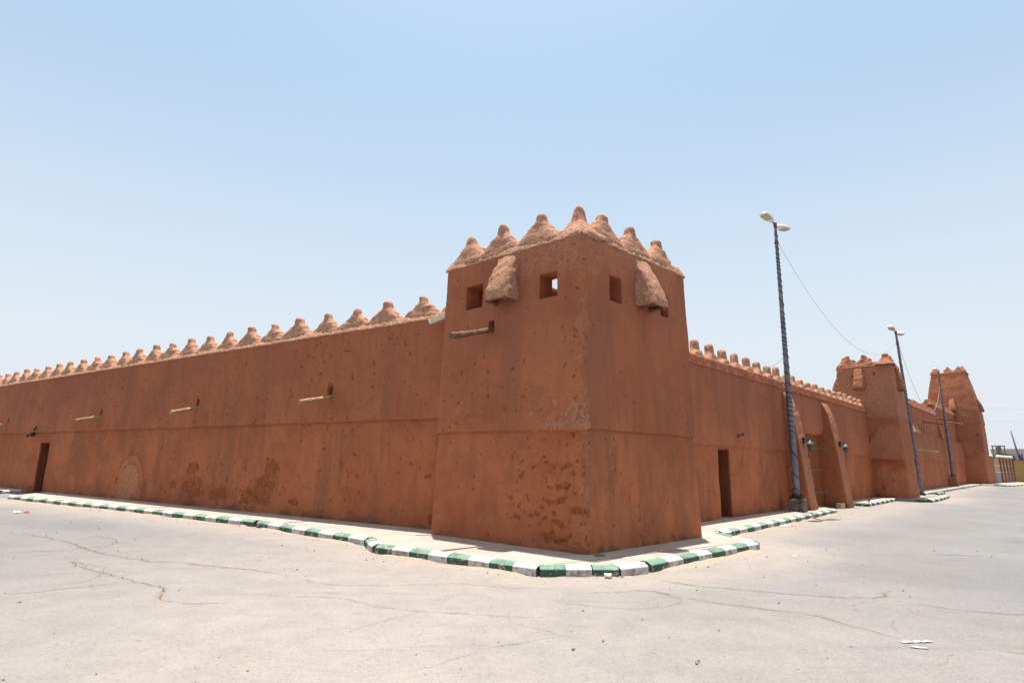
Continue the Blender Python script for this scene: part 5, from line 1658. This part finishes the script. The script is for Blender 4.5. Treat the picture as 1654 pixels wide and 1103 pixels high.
# water tower legs, lamp mast, houses on the skyline
root = thing('water_tower', 'grey steel water tower on thin legs above the beige fence', 'water tower', (74.8, 91.4, 0))
o = np.array([74.8, 91.4, 0.]); mb = MB()
for a in (-.5, .5):
    for b in (-.5, .5): mb.tube([o + [a, b, 0], o + [a, b, 5.0]], .07, 6)
for k in range(4):
    for a, b, c, d_ in ((-1, -1, 1, -1), (1, -1, 1, 1), (1, 1, -1, 1), (-1, 1, -1, -1)):
        mb.tube([o + [a * .5, b * .5, .8 + k * 1.0], o + [c * .5, d_ * .5, .8 + k * 1.0]], .035, 5)
mb.build('legs', MAT['pole'], root)
mb = MB(); mb.tube([o + [0, 0, 3.3], o + [0, 0, 4.95]], .36, 16); mb.box(o, (1, 0, 0), (0, 1, 0), (0, 0, 1), -.6, .6, -.6, .6, 5.0, 5.16); mb.build('tank', MAT['band'], root)

MAT['purple'] = plain('violet_grey_mast', (.13, .10, .24), .5, 0, .1)
root = thing('light_mast', 'slim violet grey mast leaning slightly, rising behind the ochre wall', 'mast', (88.7, 103.8, 0))
mb = MB(); mb.tube([(88.7, 103.8, 0), (88.35, 104.0, 4.2), (87.9, 104.2, 8.2)], [.17, .14, .10], 10); mb.build('shaft', MAT['purple'], root, True)
mb = MB(); mb.tube([(88.7, 103.8, 0), (88.68, 103.8, 4.3)], .24, 10); mb.build('sleeve', MAT['cable'], root, True)

MAT['house_a'] = plain('cream_house_paint', (.52, .40, .31), .9, 0, .06, .5)
MAT['house_b'] = plain('pale_blue_grey_house', (.42, .43, .43), .9, 0, .06, .5)
MAT['house_c'] = plain('tan_shed_paint', (.36, .27, .19), .8, 0, .1, .5)
MAT['pane'] = plain('dark_window_pane', (.03, .035, .045), .2)
def house(x, y, w, d, h, mat, label, parap=.35):
    root = thing('distant_house', label, 'house', (x, y, 0)); a = math.radians(-38)
    X = np.array([math.cos(a), math.sin(a), 0]); Y = np.array([-X[1], X[0], 0]); o = np.array([x, y, 0.]); Z_ = np.array([0, 0, 1.])
    mb = MB(); mb.box(o, X, Y, Z_, -w / 2, w / 2, 0, d, 0, h); mb.build('walls', mat, root)
    mb = MB(); mb.box(o, X, Y, Z_, -w / 2 - .1, w / 2 + .1, -.1, d + .1, h + .002, h + parap); mb.build('roof_edge', mat, root)
    for s in range(int(h // 2.8)):
        for k in range(3):
            u = -w / 2 + w * (k + .5) / 3
            mb = MB(); mb.box(o, X, Y, Z_, u - .5, u + .5, -.03, .05, 1.0 + 2.9 * s, 2.2 + 2.9 * s); mb.build('window', MAT['pane'], root)
house(104.5, 122.5, 9, 8, 5.4, MAT['house_a'], 'cream flat-roofed house rising behind the ochre wall at the right edge')
house(97.5, 118.0, 7, 6, 4.0, MAT['house_b'], 'low pale grey house between the palm and the mast')
house(93.0, 101.8, 9, 4, 3.45, MAT['house_c'], 'low tan shed just behind the ochre wall', .12)
# power lines across the far sky
wire((62, 100, 12.6), (150, 100, 11.6), .8, 'upper faint power line in the sky right of the farthest tower', .010, 'power_line')
wire((62, 104, 10.6), (150, 104, 9.8), .8, 'lower faint power line in the sky right of the farthest tower', .007, 'power_line')
